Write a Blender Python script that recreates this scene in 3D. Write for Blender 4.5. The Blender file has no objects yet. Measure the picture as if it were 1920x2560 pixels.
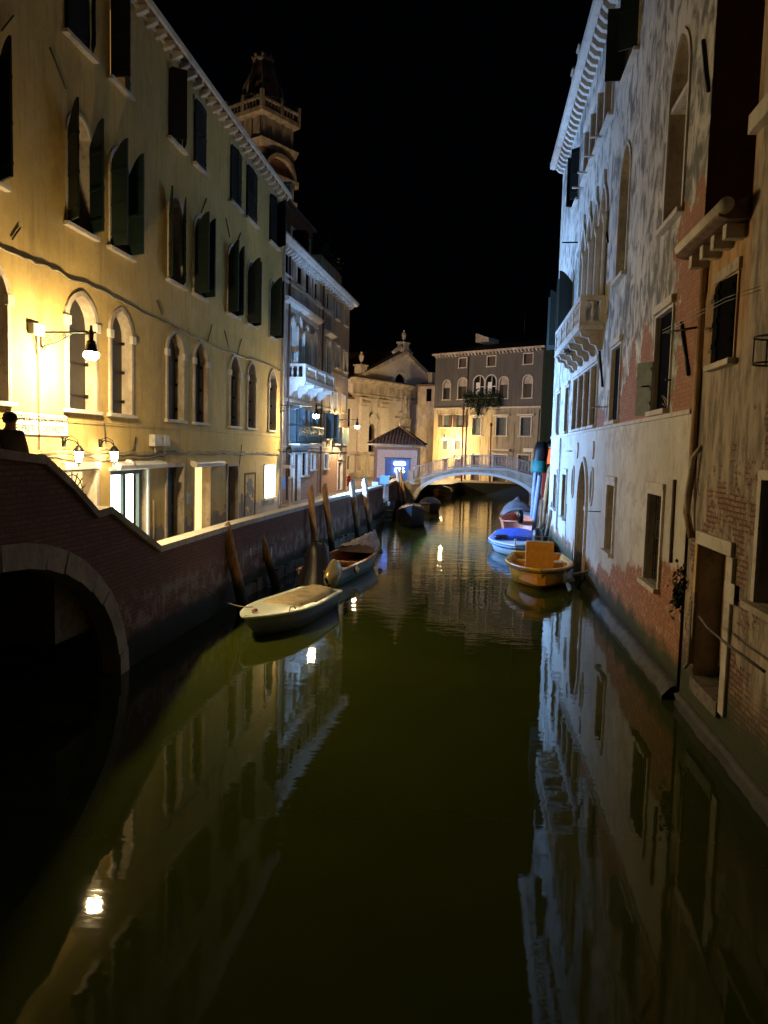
import bpy, math, random
from math import sin, cos, pi, radians, atan2, sqrt
from mathutils import Vector, Matrix
from mathutils.geometry import tessellate_polygon
random.seed(7)
S = bpy.context.scene
COL = S.collection

# ------------------------------------------------------------------ camera
YAW, PITCH, ROLL, FPX = 0.11747, -0.08197, 0.02672, 1900.0
CAM = Vector((0, 0, 4.2))
def _axes():
    cy, sy, cp, sp = cos(YAW), sin(YAW), cos(PITCH), sin(PITCH)
    f = Vector((-sy*cp, cy*cp, sp)); r = Vector((cy, sy, 0)); u = r.cross(f)
    c, s = cos(ROLL), sin(ROLL)
    return c*r+s*u, -s*r+c*u, f
AR, AU, AF = _axes()
cd = bpy.data.cameras.new('camera'); cam = bpy.data.objects.new('camera', cd); COL.objects.link(cam)
cd.sensor_fit = 'HORIZONTAL'; cd.sensor_width = 36; cd.lens = FPX/1920*36
cd.clip_start = 0.05; cd.clip_end = 1000
cam.matrix_world = Matrix(((AR.x, AU.x, -AF.x, CAM.x), (AR.y, AU.y, -AF.y, CAM.y), (AR.z, AU.z, -AF.z, CAM.z), (0, 0, 0, 1)))
S.camera = cam

# ------------------------------------------------------------------ night sky
W = bpy.data.worlds.new('World'); S.world = W; W.use_nodes = True
bg = W.node_tree.nodes['Background']; bg.inputs[0].default_value = (0.25, 0.35, 0.6, 1); bg.inputs[1].default_value = 0.0012
S.view_settings.view_transform = 'Standard'; S.view_settings.look = 'None'
S.view_settings.gamma = 1; S.view_settings.exposure = 0.0
S.cycles.max_bounces = 6; S.cycles.diffuse_bounces = 3; S.cycles.glossy_bounces = 4
S.cycles.use_denoising = True; S.cycles.sample_clamp_indirect = 4.0; S.cycles.use_light_tree = True
LIGHT = dict(lamp=1350, lamp2=700, lamp3=1100, lamp4=2000, campo=4300, campo2=5000, flood=7800, lantern=45, panel=14, shop=9)
WARM = (1.0, 0.71, 0.34); COOL = (0.20, 0.47, 1.0)

# ------------------------------------------------------------------ surveying: a pixel of the 1920x2560 photograph as a direction from the tripod
ZT = {'Z1':(0,0,3.456),'Z2':(360,100,4.0975),'Z3':(0,640,3.456),'Z4':(360,640,3.161),'Z5':(560,60,2.989),'Z6':(680,560,3.16),'C1':(840,800,4.807),'C2':(1040,800,4.1475),'B1':(560,1180,3.7705),'B2':(1160,1180,5.184),'R1':(1380,0,3.072),'R2':(1380,640,2.911),'R3':(1600,600,3.6875),'R4':(1600,1200,3.072),'N1':(0,1020,3.456),'N2':(900,1120,6.9125),'N3':(1300,1080,6.911)}
def ray(p):
    if isinstance(p[0], str):
        a = ZT[p[0]]; p = (a[0]+p[1]/a[2], a[1]+p[2]/a[2])
    return AF+(p[0]-960)/FPX*AR-(p[1]-1280)/FPX*AU
def on(p, axis, val):
    d = ray(p); i = 'XYZ'.index(axis); return CAM+d*((val-CAM[i])/d[i])

# ------------------------------------------------------------------ mesh helper
class Frame:
    """wall frame: u along the wall, v up, w out of the wall (metres)"""
    def __init__(s, x=0, y=0, ang=0, side=1, u0=0):
        # ang: direction of u measured from +Y towards +X ; side +1: outward is left of u
        s.x, s.y, s.ang, s.side, s.u0 = x+u0*sin(ang), y+u0*cos(ang), ang, side, u0
        s.rz = pi/2-ang
    def L(s, u, v, w): return (u-s.u0, s.side*w, v)
    def world(s, u, v, w):
        a, b, c = s.L(u, v, w); k = s.rz
        return Vector((s.x+a*cos(k)-b*sin(k), s.y+a*sin(k)+b*cos(k), c))
    def uv(s, p):
        n = Vector((cos(s.ang), -sin(s.ang), 0)); d = ray(p); o = Vector((s.x, s.y, 0))
        t = (o-Vector((CAM.x, CAM.y, 0))).dot(n)/d.dot(n); q = CAM+d*t
        return ((q.y-s.y)*cos(s.ang)+(q.x-s.x)*sin(s.ang)+s.u0, q.z)
WORLDF = None
class MB:
    def __init__(s, fr=None): s.v = []; s.f = []; s.m = []; s.fr = fr; s.sm = []
    def P(s, u, v, w):
        return s.fr.L(u, v, w) if s.fr else (u, w, v)
    def add(s, vs, fs, mi=0, smooth=False):
        o = len(s.v); s.v += [tuple(a) for a in vs]; s.f += [tuple(o+i for i in f) for f in fs]; s.m += [mi]*len(fs); s.sm += [smooth]*len(fs); return s
    def box(s, u0, u1, v0, v1, w0, w1, mi=0):
        vs = [s.P(u, v, w) for u in (u0, u1) for v in (v0, v1) for w in (w0, w1)]
        return s.add(vs, [(0,1,3,2),(4,6,7,5),(0,4,5,1),(2,3,7,6),(0,2,6,4),(1,5,7,3)], mi)
    def prism(s, pts, w0, w1, mi=0):
        n = len(pts); vs = [s.P(u, v, w0) for u, v in pts]+[s.P(u, v, w1) for u, v in pts]
        tr = tessellate_polygon([[Vector((a, b, 0)) for a, b in pts]])
        fs = [tuple(t) for t in tr]+[tuple(n+i for i in t[::-1]) for t in tr]+[(i, (i+1)%n, n+(i+1)%n, n+i) for i in range(n)]
        return s.add(vs, fs, mi)
    def ring(s, outer, inner, w0, w1, mi=0):
        """band between two open or closed outlines with equal numbers of points"""
        n = len(outer); vs = [s.P(u, v, w) for w in (w0, w1) for (u, v) in outer+inner]
        fs = []
        for i in range(n-1):
            o0, o1, i0, i1 = i, i+1, n+i, n+i+1; k = 2*n
            fs += [(o0,o1,i1,i0), (k+o0,k+i0,k+i1,k+o1), (o0,k+o0,k+o1,o1), (i0,i1,k+i1,k+i0)]
        k = 2*n; fs += [(0,n,k+n,k), (n-1,k+n-1,k+2*n-1,2*n-1)]
        return s.add(vs, fs, mi)
    def wall(s, outline, holes, depth, thick, mi=0, rv=0):
        loops = [outline]+holes; flat = [p for l in loops for p in l]
        tr = tessellate_polygon([[Vector((a, b, 0)) for a, b in l] for l in loops])
        s.add([s.P(a, b, 0) for a, b in flat], [tuple(t) for t in tr], mi)
        for h in holes:
            n = len(h); s.add([s.P(a, b, w) for w in (0, -depth) for a, b in h], [(i, (i+1)%n, n+(i+1)%n, n+i) for i in range(n)], rv)
        n = len(outline); t2 = tessellate_polygon([[Vector((a, b, 0)) for a, b in outline]])
        s.add([s.P(a, b, w) for w in (0, -thick) for a, b in outline], [(i, (i+1)%n, n+(i+1)%n, n+i) for i in range(n)]+[tuple(n+i for i in t) for t in t2], mi)
        return s
    def tube(s, pts, r, n=8, r1=None, mi=0, cap=True, raw=False):
        pts = [Vector(p) if raw or not s.fr else Vector(s.P(*p)) for p in pts]
        m = len(pts); vs = []; fs = []
        for i, p in enumerate(pts):
            t = (pts[min(i+1, m-1)]-pts[max(i-1, 0)]).normalized()
            a = t.orthogonal().normalized() if i == 0 else (a-t*a.dot(t)).normalized()
            b = t.cross(a); rr = r if r1 is None else r+(r1-r)*i/(m-1)
            vs += [p+(a*cos(2*pi*k/n)+b*sin(2*pi*k/n))*rr for k in range(n)]
        for i in range(m-1):
            fs += [(i*n+k, i*n+(k+1)%n, (i+1)*n+(k+1)%n, (i+1)*n+k) for k in range(n)]
        if cap: fs += [tuple(range(n))[::-1], tuple((m-1)*n+k for k in range(n))]
        return s.add(vs, fs, mi, True)
    def lathe(s, prof, c=(0,0,0), n=16, mi=0, sc=(1,1), raw=True, arc=2*pi):
        """prof: (radius, height) pairs about the vertical axis through c (local xyz)"""
        c = Vector(c) if raw or not s.fr else Vector(s.P(*c)); m = len(prof); vs = []
        for r, z in prof: vs += [(c.x+r*sc[0]*cos(arc*k/n), c.y+r*sc[1]*sin(arc*k/n), c.z+z) for k in range(n)]
        fs = [(i*n+k, i*n+(k+1)%n, (i+1)*n+(k+1)%n, (i+1)*n+k) for i in range(m-1) for k in range(n)]
        fs += [tuple(range(n))[::-1], tuple((m-1)*n+k for k in range(n))]
        return s.add(vs, fs, mi, True)
    def quad(s, pts, mi=0): return s.add(pts, [tuple(range(len(pts)))], mi)
    def build(s, name, mats, parent=None, bevel=0, subsurf=0, loc=None, shift=True):
        me = bpy.data.meshes.new(name)
        vs = s.v
        if loc is not None and shift: vs = [(a-loc[0], b-loc[1], c-loc[2]) for a, b, c in vs]
        me.from_pydata(vs, [], s.f); mats = mats if isinstance(mats, (list, tuple)) else [mats]
        for m in mats: me.materials.append(m)
        me.polygons.foreach_set('material_index', s.m); me.polygons.foreach_set('use_smooth', s.sm)
        me.validate(); me.update()
        o = bpy.data.objects.new(name, me); COL.objects.link(o)
        if loc is not None: o.location = loc
        if parent is not None: o.parent = parent
        if bevel:
            b = o.modifiers.new('bevel', 'BEVEL'); b.width = bevel; b.segments = 2; b.limit_method = 'ANGLE'
        if subsurf:
            b = o.modifiers.new('sub', 'SUBSURF'); b.levels = b.render_levels = subsurf
        return o
def thing(name, label, cat, loc=(0,0,0), rz=0, group=None):
    o = bpy.data.objects.new(name, None); COL.objects.link(o); o.location = loc; o.rotation_euler.z = rz
    return tag(o, label, cat, group)
def tag(o, label, cat, group=None):
    o['label'] = label; o['category'] = cat
    if group: o['group'] = group
    return o
def wthing(name, label, cat, fr, group=None): return thing(name, label, cat, (fr.x, fr.y, 0), fr.rz, group)
def struct(o): o['kind'] = 'structure'; return o
def dup(root, loc, rz=None, label=None):
    r = root.copy(); COL.objects.link(r); r.location = loc
    if rz is not None: r.rotation_euler.z = rz
    if label: r['label'] = label
    for ch in list(root.children):
        c = ch.copy(); COL.objects.link(c); c.parent = r
        for g in list(ch.children):
            d = g.copy(); COL.objects.link(d); d.parent = c
    return r
def dup_part(o, parent, loc):
    c = o.copy(); COL.objects.link(c); c.parent = parent; c.location = loc
    for g in list(o.children):
        d = g.copy(); COL.objects.link(d); d.parent = c
    return c
def arch(u0, u1, v0, vs, va, n=9, point=0.0):
    """outline of an arched opening, from bottom left round to bottom right; vs spring, va apex"""
    c = (u0+u1)/2; h = (u1-u0)/2; pts = [(u0, v0)]
    for i in range(n+1):
        t = pi-pi*i/n; x = cos(t); y = sin(t)
        if point: y = y*(1-point)+(1-abs(x))**0.75*point
        pts.append((c+h*x, vs+(va-vs)*y))
    return pts+[(u1, v0)]
def rect(u0, u1, v0, v1): return [(u0, v0), (u0, v1), (u1, v1), (u1, v0)]
def text_mesh(txt, size, mat, name='lettering', parent=None, align='CENTER', extrude=0.004):
    cu = bpy.data.curves.new('t', 'FONT'); cu.body = txt; cu.size = size; cu.align_x = align; cu.extrude = extrude; cu.resolution_u = 3
    o = bpy.data.objects.new('t', cu); COL.objects.link(o)
    bpy.context.view_layer.update()
    me = bpy.data.meshes.new_from_object(o.evaluated_get(bpy.context.evaluated_depsgraph_get()))
    bpy.data.objects.remove(o); me.materials.clear(); me.materials.append(mat)
    q = bpy.data.objects.new(name, me); COL.objects.link(q)
    if parent: q.parent = parent
    return q

# ------------------------------------------------------------------ materials
class NT:
    def __init__(s, name):
        s.m = bpy.data.materials.new(name); s.m.use_nodes = True; s.t = s.m.node_tree
        s.b = s.t.nodes['Principled BSDF']; s._co = None
    def new(s, ty, ins=None, **props):
        n = s.t.nodes.new(ty)
        for k, v in props.items(): setattr(n, k, v)
        for k, v in (ins or {}).items():
            if hasattr(v, 'is_linked') or isinstance(v, bpy.types.NodeSocket): s.t.links.new(v, n.inputs[k])
            else: n.inputs[k].default_value = v
        return n
    def co(s):
        if s._co is None: s._co = s.new('ShaderNodeTexCoord').outputs['Object']
        return s._co
    def xyz(s, v=None):
        n = s.new('ShaderNodeSeparateXYZ', {0: v or s.co()}); return n.outputs
    def comb(s, x, y, z): return s.new('ShaderNodeCombineXYZ', {0: x, 1: y, 2: z}).outputs[0]
    def map(s, scale=(1,1,1), v=None): return s.new('ShaderNodeMapping', {0: v or s.co(), 3: scale}).outputs[0]
    def noise(s, scale, v=None, detail=5, rough=0.6, sc=(1,1,1), dist=0):
        v = s.map(sc, v) if sc != (1,1,1) else (v or s.co())
        return s.new('ShaderNodeTexNoise', {'Vector': v, 'Scale': scale, 'Detail': detail, 'Roughness': rough, 'Distortion': dist}).outputs[0]
    def math(s, op, a, b=0.0, clamp=False):
        n = s.new('ShaderNodeMath', {0: a, 1: b}, operation=op); n.use_clamp = clamp; return n.outputs[0]
    def sm(s, x, lo, hi, a=0.0, b=1.0):
        return s.new('ShaderNodeMapRange', {0: x, 1: lo, 2: hi, 3: a, 4: b}, interpolation_type='SMOOTHSTEP').outputs[0]
    def mix(s, f, a, b, mode='MIX'):
        n = s.t.nodes.new('ShaderNodeMix'); n.data_type = 'RGBA'; n.blend_type = mode
        for i, v in ((0, f), (6, a), (7, b)):
            if isinstance(v, bpy.types.NodeSocket): s.t.links.new(v, n.inputs[i])
            else: n.inputs[i].default_value = (*v, 1) if i and len(v) == 3 else v
        return n.outputs[2]
    def bump(s, h, strength=0.5, dist=0.02):
        n = s.new('ShaderNodeBump', {'Strength': strength, 'Distance': dist, 'Height': h}); s.t.links.new(n.outputs[0], s.b.inputs['Normal'])
    def done(s, col, rough=0.85, metal=0.0, spec=None):
        for k, v in (('Base Color', col), ('Roughness', rough), ('Metallic', metal)):
            if isinstance(v, bpy.types.NodeSocket): s.t.links.new(v, s.b.inputs[k])
            else: s.b.inputs[k].default_value = (*v, 1) if isinstance(v, tuple) and len(v) == 3 else v
        if spec is not None: s.b.inputs['Specular IOR Level'].default_value = spec
        return s.m
def plain(name, col, rough=0.7, metal=0.0, var=0.25, scale=6, bump=0.15):
    n = NT(name); a = n.noise(scale); c2 = tuple(max(0, c*(1-var*1.6)) for c in col)
    f = n.sm(a, 0.3, 0.75)
    if bump: n.bump(n.noise(scale*6, detail=3), bump, 0.01)
    return n.done(n.mix(f, col, c2), rough, metal)
def emit(name, col, strength):
    n = NT(name); n.b.inputs['Emission Color'].default_value = (*col, 1); n.b.inputs['Emission Strength'].default_value = strength
    return n.done((0.0, 0.0, 0.0), 0.5)
def brickify(n, c1, c2, mortar, scale=1.0, v=None):
    x = n.xyz(v); d = n.math('MULTIPLY', n.noise(3.5, detail=3), 0.09)
    vec = n.comb(n.math('ADD', x[0], d), n.math('ADD', x[2], d), 0.0)
    b = n.new('ShaderNodeTexBrick', {'Vector': vec, 'Color1': (*c1, 1), 'Color2': (*c2, 1), 'Mortar': (*mortar, 1), 'Scale': scale, 'Mortar Size': 0.016, 'Mortar Smooth': 0.35, 'Brick Width': 0.26, 'Row Height': 0.078, 'Bias': -0.1})
    nn = n.noise(9, detail=4)
    return n.mix(n.sm(nn, 0.35, 0.8, 0, 0.6), b.outputs[0], tuple(c*0.45 for c in c1)), b.outputs[1]
M = {}
def build_materials():
    # ochre render of the long left house
    n = NT('ochre_plaster'); x = n.xyz(); st = n.noise(1.6, sc=(3.5, 1, 0.35), detail=6); bl = n.noise(0.35, detail=4)
    c = n.mix(n.sm(bl, 0.35, 0.7), (0.57, 0.405, 0.13), (0.46, 0.335, 0.115))
    c = n.mix(n.sm(st, 0.48, 0.70, 0, 0.5), c, (0.27, 0.19, 0.075)); pa = n.noise(0.55, detail=8, rough=0.7); c = n.mix(n.sm(pa, 0.55, 0.60, 0, 0.35), c, (0.34, 0.24, 0.09)); cr = n.noise(2.2, detail=8, rough=0.8, dist=1.5); cr = n.math('ABSOLUTE', n.math('SUBTRACT', cr, 0.5)); c = n.mix(n.sm(cr, 0.003, 0.012, 0.22, 0), c, (0.15, 0.11, 0.06))
    sc_ = n.noise(7, detail=6, rough=0.7)
    c = n.mix(n.sm(sc_, 0.52, 0.70, 0, 0.35), c, (0.30, 0.22, 0.10)); m3 = n.noise(1.1, detail=7, rough=0.7); c = n.mix(n.sm(m3, 0.35, 0.5, 0.35, 0), c, (0.62, 0.50, 0.27))
    low = n.math('ADD', x[2], n.math('MULTIPLY', n.noise(1.3, detail=6), -2.4))
    pe = n.sm(low, 0.55, 0.62, 1.0, 0.0)
    c = n.mix(pe, c, n.mix(n.noise(3), (0.30, 0.26, 0.20), (0.14, 0.12, 0.10)))
    n.bump(n.math('ADD', n.noise(25, detail=4), n.math('MULTIPLY', st, 1.5)), 0.25, 0.02); M['ochre'] = n.done(c, 0.9)
    # stained grey render of the right house: brick shows in two patches and along the foot
    n = NT('stained_plaster'); x = n.xyz(); st = n.noise(1.7, sc=(1.5, 1, 0.8), detail=6, rough=0.6, dist=0.9); bl = n.noise(0.25, detail=3)
    c = n.mix(n.sm(bl, 0.35, 0.65), (0.64, 0.62, 0.54), (0.50, 0.48, 0.42))
    up = n.sm(x[2], 4.9, 5.3)
    st2 = n.math('ADD', st, n.math('MULTIPLY', n.math('SUBTRACT', n.noise(0.33, detail=3), 0.5), 0.45)); st2 = n.math('ADD', st2, n.math('MULTIPLY', n.math('SUBTRACT', n.noise(8, detail=5, rough=0.7), 0.5), 0.12))
    mot = n.math('MULTIPLY', n.sm(st2, 0.39, 0.64), n.math('ADD', n.math('MULTIPLY', up, 0.78), 0.14))
    c = n.mix(mot, c, (0.10, 0.105, 0.095))
    gp = n.noise(0.8, detail=8, rough=0.72, dist=0.6); c = n.mix(n.math('MULTIPLY', n.sm(gp, 0.50, 0.60), n.math('SUBTRACT', 0.55, n.math('MULTIPLY', up, 0.55))), c, (0.36, 0.29, 0.23)); f2 = n.noise(5, sc=(1.6, 1, 0.6), detail=6); c = n.mix(n.sm(f2, 0.5, 0.75, 0, 0.35), c, (0.13, 0.12, 0.10))
    bk, bf = brickify(n, (0.46, 0.17, 0.075), (0.30, 0.10, 0.05), (0.20, 0.14, 0.09))
    wob = n.noise(0.9, detail=7, rough=0.7); wob2 = n.math('MULTIPLY', n.math('SUBTRACT', wob, 0.5), 5.0)
    xx = n.math('ADD', x[0], wob2); zz = n.math('ADD', x[2], wob2)
    def box_mask(u0, u1, v0, v1, e=0.12):
        a = n.math('MULTIPLY', n.sm(xx, u0-e, u0+e), n.sm(xx, u1-e, u1+e, 1, 0))
        b = n.math('MULTIPLY', n.sm(x[2], v0-0.03, v0+0.03), n.sm(zz, v1-e, v1+e, 1, 0))
        return n.math('MULTIPLY', a, b)
    pm = n.math('MAXIMUM', box_mask(-2.0, 1.5, 5.0, 8.6), box_mask(2.7, 6.8, 5.0, 6.6))
    pm = n.math('MAXIMUM', pm, box_mask(8.9, 10.4, 5.0, 5.8))
    x0s = n.sm(x[0], 0, 10, 2.3, 0.9); foot = n.sm(n.math('SUBTRACT', n.math('ADD', x[2], n.math('MULTIPLY', wob2, 0.35)), x0s), -0.08, 0.08, 1, 0)
    salt = n.sm(n.noise(6, detail=7, rough=0.75), 0.50, 0.64); bk_low = n.mix(salt, bk, (0.42, 0.33, 0.28))
    c = n.mix(n.math('MULTIPLY', pm, 0.93), c, n.mix(n.sm(f2, .45, .7, 0, .6), bk, (0.36, 0.19, 0.11)))
    c = n.mix(foot, c, bk_low)
    alg = n.sm(n.math('ADD', x[2], n.math('MULTIPLY', n.noise(1.4, detail=5), 0.9)), 0.95, 1.35, 1, 0)
    c = n.mix(alg, c, (0.035, 0.05, 0.022)); wet = n.sm(x[2], 0.25, 0.5, 1, 0); c = n.mix(wet, c, (0.01, 0.011, 0.007))
    bh = n.math('MULTIPLY', n.math('MAXIMUM', pm, foot), bf)
    h = n.math('SUBTRACT', n.math('ADD', n.noise(18, detail=5), n.math('MULTIPLY', st, 1.2)), n.math('MULTIPLY', n.math('MAXIMUM', pm, foot), 1.2))
    n.bump(n.math('SUBTRACT', h, bh), 0.45, 0.03); M['stain'] = n.done(c, 0.92)
    # right nearest house: crumbling plaster over brick, orange wash high up
    n = NT('crumbling_plaster'); x = n.xyz(); st = n.noise(1.6, sc=(2.2, 1, 0.6), detail=7, rough=0.65)
    c = n.mix(n.sm(st, 0.4, 0.62), (0.40, 0.33, 0.25), (0.15, 0.13, 0.105))
    org = n.math('MULTIPLY', n.sm(x[0], 8.9, 9.2), n.sm(x[2], 5.4, 6.4)); c = n.mix(n.math('MULTIPLY', org, 0.8), c, n.mix(n.sm(st, .4, .65), (0.52, 0.30, 0.11), (0.30, 0.18, 0.08)))
    bk, bf = brickify(n, (0.37, 0.215, 0.15), (0.18, 0.10, 0.07), (0.075, 0.055, 0.04))
    w = n.math('MULTIPLY', n.math('SUBTRACT', n.noise(0.8, detail=8, rough=0.72), 0.5), 4.5)
    edge = n.math('SUBTRACT', n.math('ADD', x[2], w), n.sm(x[0], 7.5, 10.0, 5.1, 4.0)); m1 = n.sm(edge, -0.06, 0.06, 1, 0)
    keep = n.sm(n.noise(1.1, detail=8, rough=0.75, dist=0.5, sc=(1, 1, 0.9)), 0.47, 0.50); m1 = n.math('MULTIPLY', m1, n.math('SUBTRACT', 1.0, n.math('MULTIPLY', keep, n.sm(x[2], 0.8, 1.4))))
    pit = n.sm(n.noise(7, detail=6, rough=.7), 0.50, 0.62, 0, .85); c = n.mix(m1, c, n.mix(pit, bk, (0.085, 0.06, 0.042)))
    alg = n.sm(n.math('ADD', x[2], n.math('MULTIPLY', n.noise(1.4, detail=5), 0.9)), 1.0, 1.7, 1, 0); c = n.mix(alg, c, (0.035, 0.045, 0.02))
    n.bump(n.math('SUBTRACT', n.math('ADD', n.noise(16, detail=5), n.math('MULTIPLY', m1, -1.2)), n.math('MULTIPLY', m1, bf)), 0.5, 0.03); M['crumble'] = n.done(c, 0.92)
    # palazzo
    n = NT('worn_plaster'); x = n.xyz(); st = n.noise(1.3, sc=(2, 1, 0.7), detail=7, rough=0.7)
    c = n.mix(n.sm(st, 0.42, 0.66), (0.44, 0.39, 0.34), (0.20, 0.14, 0.105))
    pk = n.sm(x[0], 10.8, 11.4); c = n.mix(n.math('MULTIPLY', pk, 0.7), c, (0.46, 0.35, 0.27))
    bk, bf = brickify(n, (0.38, 0.19, 0.11), (0.28, 0.13, 0.08), (0.36, 0.30, 0.24))
    w = n.math('MULTIPLY', n.math('SUBTRACT', n.noise(0.9, detail=7, rough=0.7), 0.5), 4)
    foot = n.sm(n.math('ADD', x[2], w), 3.3, 3.5, 1, 0); hi = n.math('MULTIPLY', n.sm(n.noise(0.7, detail=7, rough=.7), 0.58, 0.6), n.sm(x[2], 9.2, 9.6)); m1 = n.math('MAXIMUM', foot, hi)
    c = n.mix(m1, c, bk); n.bump(n.math('SUBTRACT', n.noise(14, detail=5), n.math('MULTIPLY', m1, n.math('ADD', 0.8, bf))), 0.5, 0.03); M['worn'] = n.done(c, 0.92)
    # far house: streaked grey above, ochre below
    n = NT('streaked_plaster'); x = n.xyz(); st = n.noise(1.4, sc=(2.6, 1, 0.3), detail=6, rough=0.65)
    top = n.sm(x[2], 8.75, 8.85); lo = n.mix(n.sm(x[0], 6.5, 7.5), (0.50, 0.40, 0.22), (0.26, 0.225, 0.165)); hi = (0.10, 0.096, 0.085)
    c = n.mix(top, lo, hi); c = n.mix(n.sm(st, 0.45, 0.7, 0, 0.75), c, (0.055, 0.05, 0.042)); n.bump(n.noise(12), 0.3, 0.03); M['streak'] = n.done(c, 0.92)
    # brick quay and bridges
    n = NT('quay_brick'); x = n.xyz(); bk, bf = brickify(n, (0.27, 0.105, 0.060), (0.18, 0.070, 0.042), (0.10, 0.075, 0.06))
    salt = n.math('MULTIPLY', n.sm(n.noise(2.2, detail=7, rough=0.7), 0.45, 0.6), n.math('MULTIPLY', n.sm(x[2], 0.45, 0.7), n.sm(x[2], 1.1, 1.6, 1, 0)))
    c = n.mix(n.math('MULTIPLY', salt, 0.8), bk, (0.36, 0.31, 0.25)); alg = n.sm(n.math('ADD', x[2], n.math('MULTIPLY', n.noise(1.5), 0.5)), 0.7, 1.0, 1, 0)
    c = n.mix(alg, c, (0.022, 0.028, 0.012)); n.bump(n.math('SUBTRACT', n.noise(14), bf), 0.6, 0.02); M['qbrick'] = n.done(c, 0.85)
    n = NT('stone'); a = n.noise(2.2, detail=6); b = n.noise(11, detail=6, rough=0.7)
    c = n.mix(n.sm(a, 0.4, 0.7), (0.56, 0.52, 0.45), (0.42, 0.38, 0.32)); c = n.mix(n.sm(b, 0.52, 0.72, 0, 0.7), c, (0.22, 0.19, 0.15)); n.bump(b, 0.35, 0.02); M['stone'] = n.done(c, 0.8)
    n = NT('old_stone'); a = n.noise(1.7, detail=6, sc=(1, 1, .5)); b = n.noise(9, detail=6, rough=0.7)
    c = n.mix(n.sm(a, 0.35, 0.65), (0.50, 0.44, 0.35), (0.30, 0.25, 0.19)); c = n.mix(n.sm(b, 0.5, 0.7, 0, 0.6), c, (0.14, 0.12, 0.09)); n.bump(b, 0.4, 0.03); M['ostone'] = n.done(c, 0.85)
    n = NT('dark_stone'); b = n.noise(7, detail=6, rough=0.7); c = n.mix(n.sm(b, 0.4, 0.65), (0.17, 0.15, 0.12), (0.06, 0.055, 0.045)); n.bump(b, 0.5, 0.03); M['dstone'] = n.done(c, 0.7)
    n = NT('wet_stone'); b = n.noise(5, detail=7, rough=0.75); c = n.mix(n.sm(b, 0.45, 0.62), (0.010, 0.012, 0.008), (0.022, 0.027, 0.019)); n.bump(b, 0.8, 0.04); M['wetstone'] = n.done(c, 0.6)
    n = NT('paving'); x = n.xyz(); b = n.new('ShaderNodeTexBrick', {'Vector': n.co(), 'Color1': (0.23, 0.21, 0.19, 1), 'Color2': (0.17, 0.155, 0.145, 1), 'Mortar': (0.05, 0.045, 0.04, 1), 'Scale': 1.0, 'Mortar Size': 0.012, 'Brick Width': 0.8, 'Row Height': 0.4})
    c = n.mix(n.sm(n.noise(5), 0.4, 0.7, 0, 0.5), b.outputs[0], (0.10, 0.09, 0.08)); n.bump(n.math('SUBTRACT', n.noise(12), b.outputs[1]), 0.4, 0.02); M['paving'] = n.done(c, 0.6)
    # water: murky green, nearly still
    n = NT('canal_water'); x = n.xyz(); far = n.sm(x[1], 8, 45, 0.14, 1.0)
    w1 = n.noise(1.0, sc=(0.7, 1.7, 1), detail=2, dist=0.3); w2 = n.noise(4.0, sc=(0.8, 2.2, 1), detail=2)
    h = n.math('MULTIPLY', n.math('ADD', w1, n.math('MULTIPLY', w2, 0.22)), far)
    n.bump(h, 0.5, 0.035); n.b.inputs['IOR'].default_value = 1.33
    M['water'] = n.done(n.mix(n.sm(n.noise(0.3), .3, .7), (0.038, 0.051, 0.006), (0.030, 0.041, 0.0055)), 0.025)
    # wood, metal, paint
    def wood(name, c1, c2, rough=0.7):
        n = NT(name); a = n.noise(6, sc=(3, 3, 0.5), detail=6, dist=1.0); c = n.mix(n.sm(a, 0.35, 0.65), c1, c2); n.bump(a, 0.4, 0.02); return n.done(c, rough)
    M['pole'] = wood('pole_wood', (0.36, 0.20, 0.08), (0.14, 0.08, 0.04)); M['plank'] = wood('boat_wood', (0.34, 0.12, 0.03), (0.18, 0.06, 0.02), 0.35)
    M['dwood'] = wood('dark_wood', (0.10, 0.06, 0.04), (0.05, 0.03, 0.02)); M['board'] = wood('board_wood', (0.42, 0.27, 0.12), (0.24, 0.15, 0.08))
    M['orangedoor'] = wood('orange_wood', (0.45, 0.13, 0.04), (0.25, 0.07, 0.03))
    n = NT('pale_pole'); x = n.xyz(); a = n.noise(6, sc=(3, 3, .5)); c = n.mix(n.sm(a, .4, .6), (0.30, 0.17, 0.08), (0.12, 0.07, 0.04)); c = n.mix(n.sm(x[2], 2.0, 2.05), c, n.mix(n.noise(20), (0.62, 0.62, 0.58), (0.40, 0.40, 0.38)))
    c = n.mix(n.sm(x[2], 0.5, 0.9, 1, 0), c, (0.02, 0.025, 0.012)); M['polewhite'] = n.done(c, 0.7)
    n = NT('weathered_pole'); x = n.xyz(); a = n.noise(6, sc=(3, 3, .5)); c = n.mix(n.sm(a, .4, .6), (0.55, 0.30, 0.11), (0.28, 0.15, 0.07)); c = n.mix(n.sm(x[2], 0.5, 0.95, 1, 0), c, (0.02, 0.02, 0.012)); n.bump(a, .4, .02); M['pole'] = n.done(c, 0.75)
    M['shut_g'] = plain('green_shutter', (0.010, 0.024, 0.019), 0.5, var=0.2); M['shut_k'] = plain('black_shutter', (0.008, 0.008, 0.007), 0.5)
    M['shut_b'] = plain('brown_shutter', (0.022, 0.018, 0.014), 0.5, var=0.2); M['shut_blue'] = plain('blue_shutter', (0.085, 0.12, 0.13), 0.5); M['shut_dg'] = plain('dull_green', (0.03, 0.055, 0.05), 0.5)
    M['dark'] = plain('dark_void', (0.003, 0.003, 0.003), 0.95, bump=0); M['dark'].node_tree.nodes['Principled BSDF'].inputs['Specular IOR Level'].default_value = 0.05; M['glass'] = plain('dark_glass', (0.010, 0.011, 0.012), 0.08, var=0, bump=0)
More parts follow.
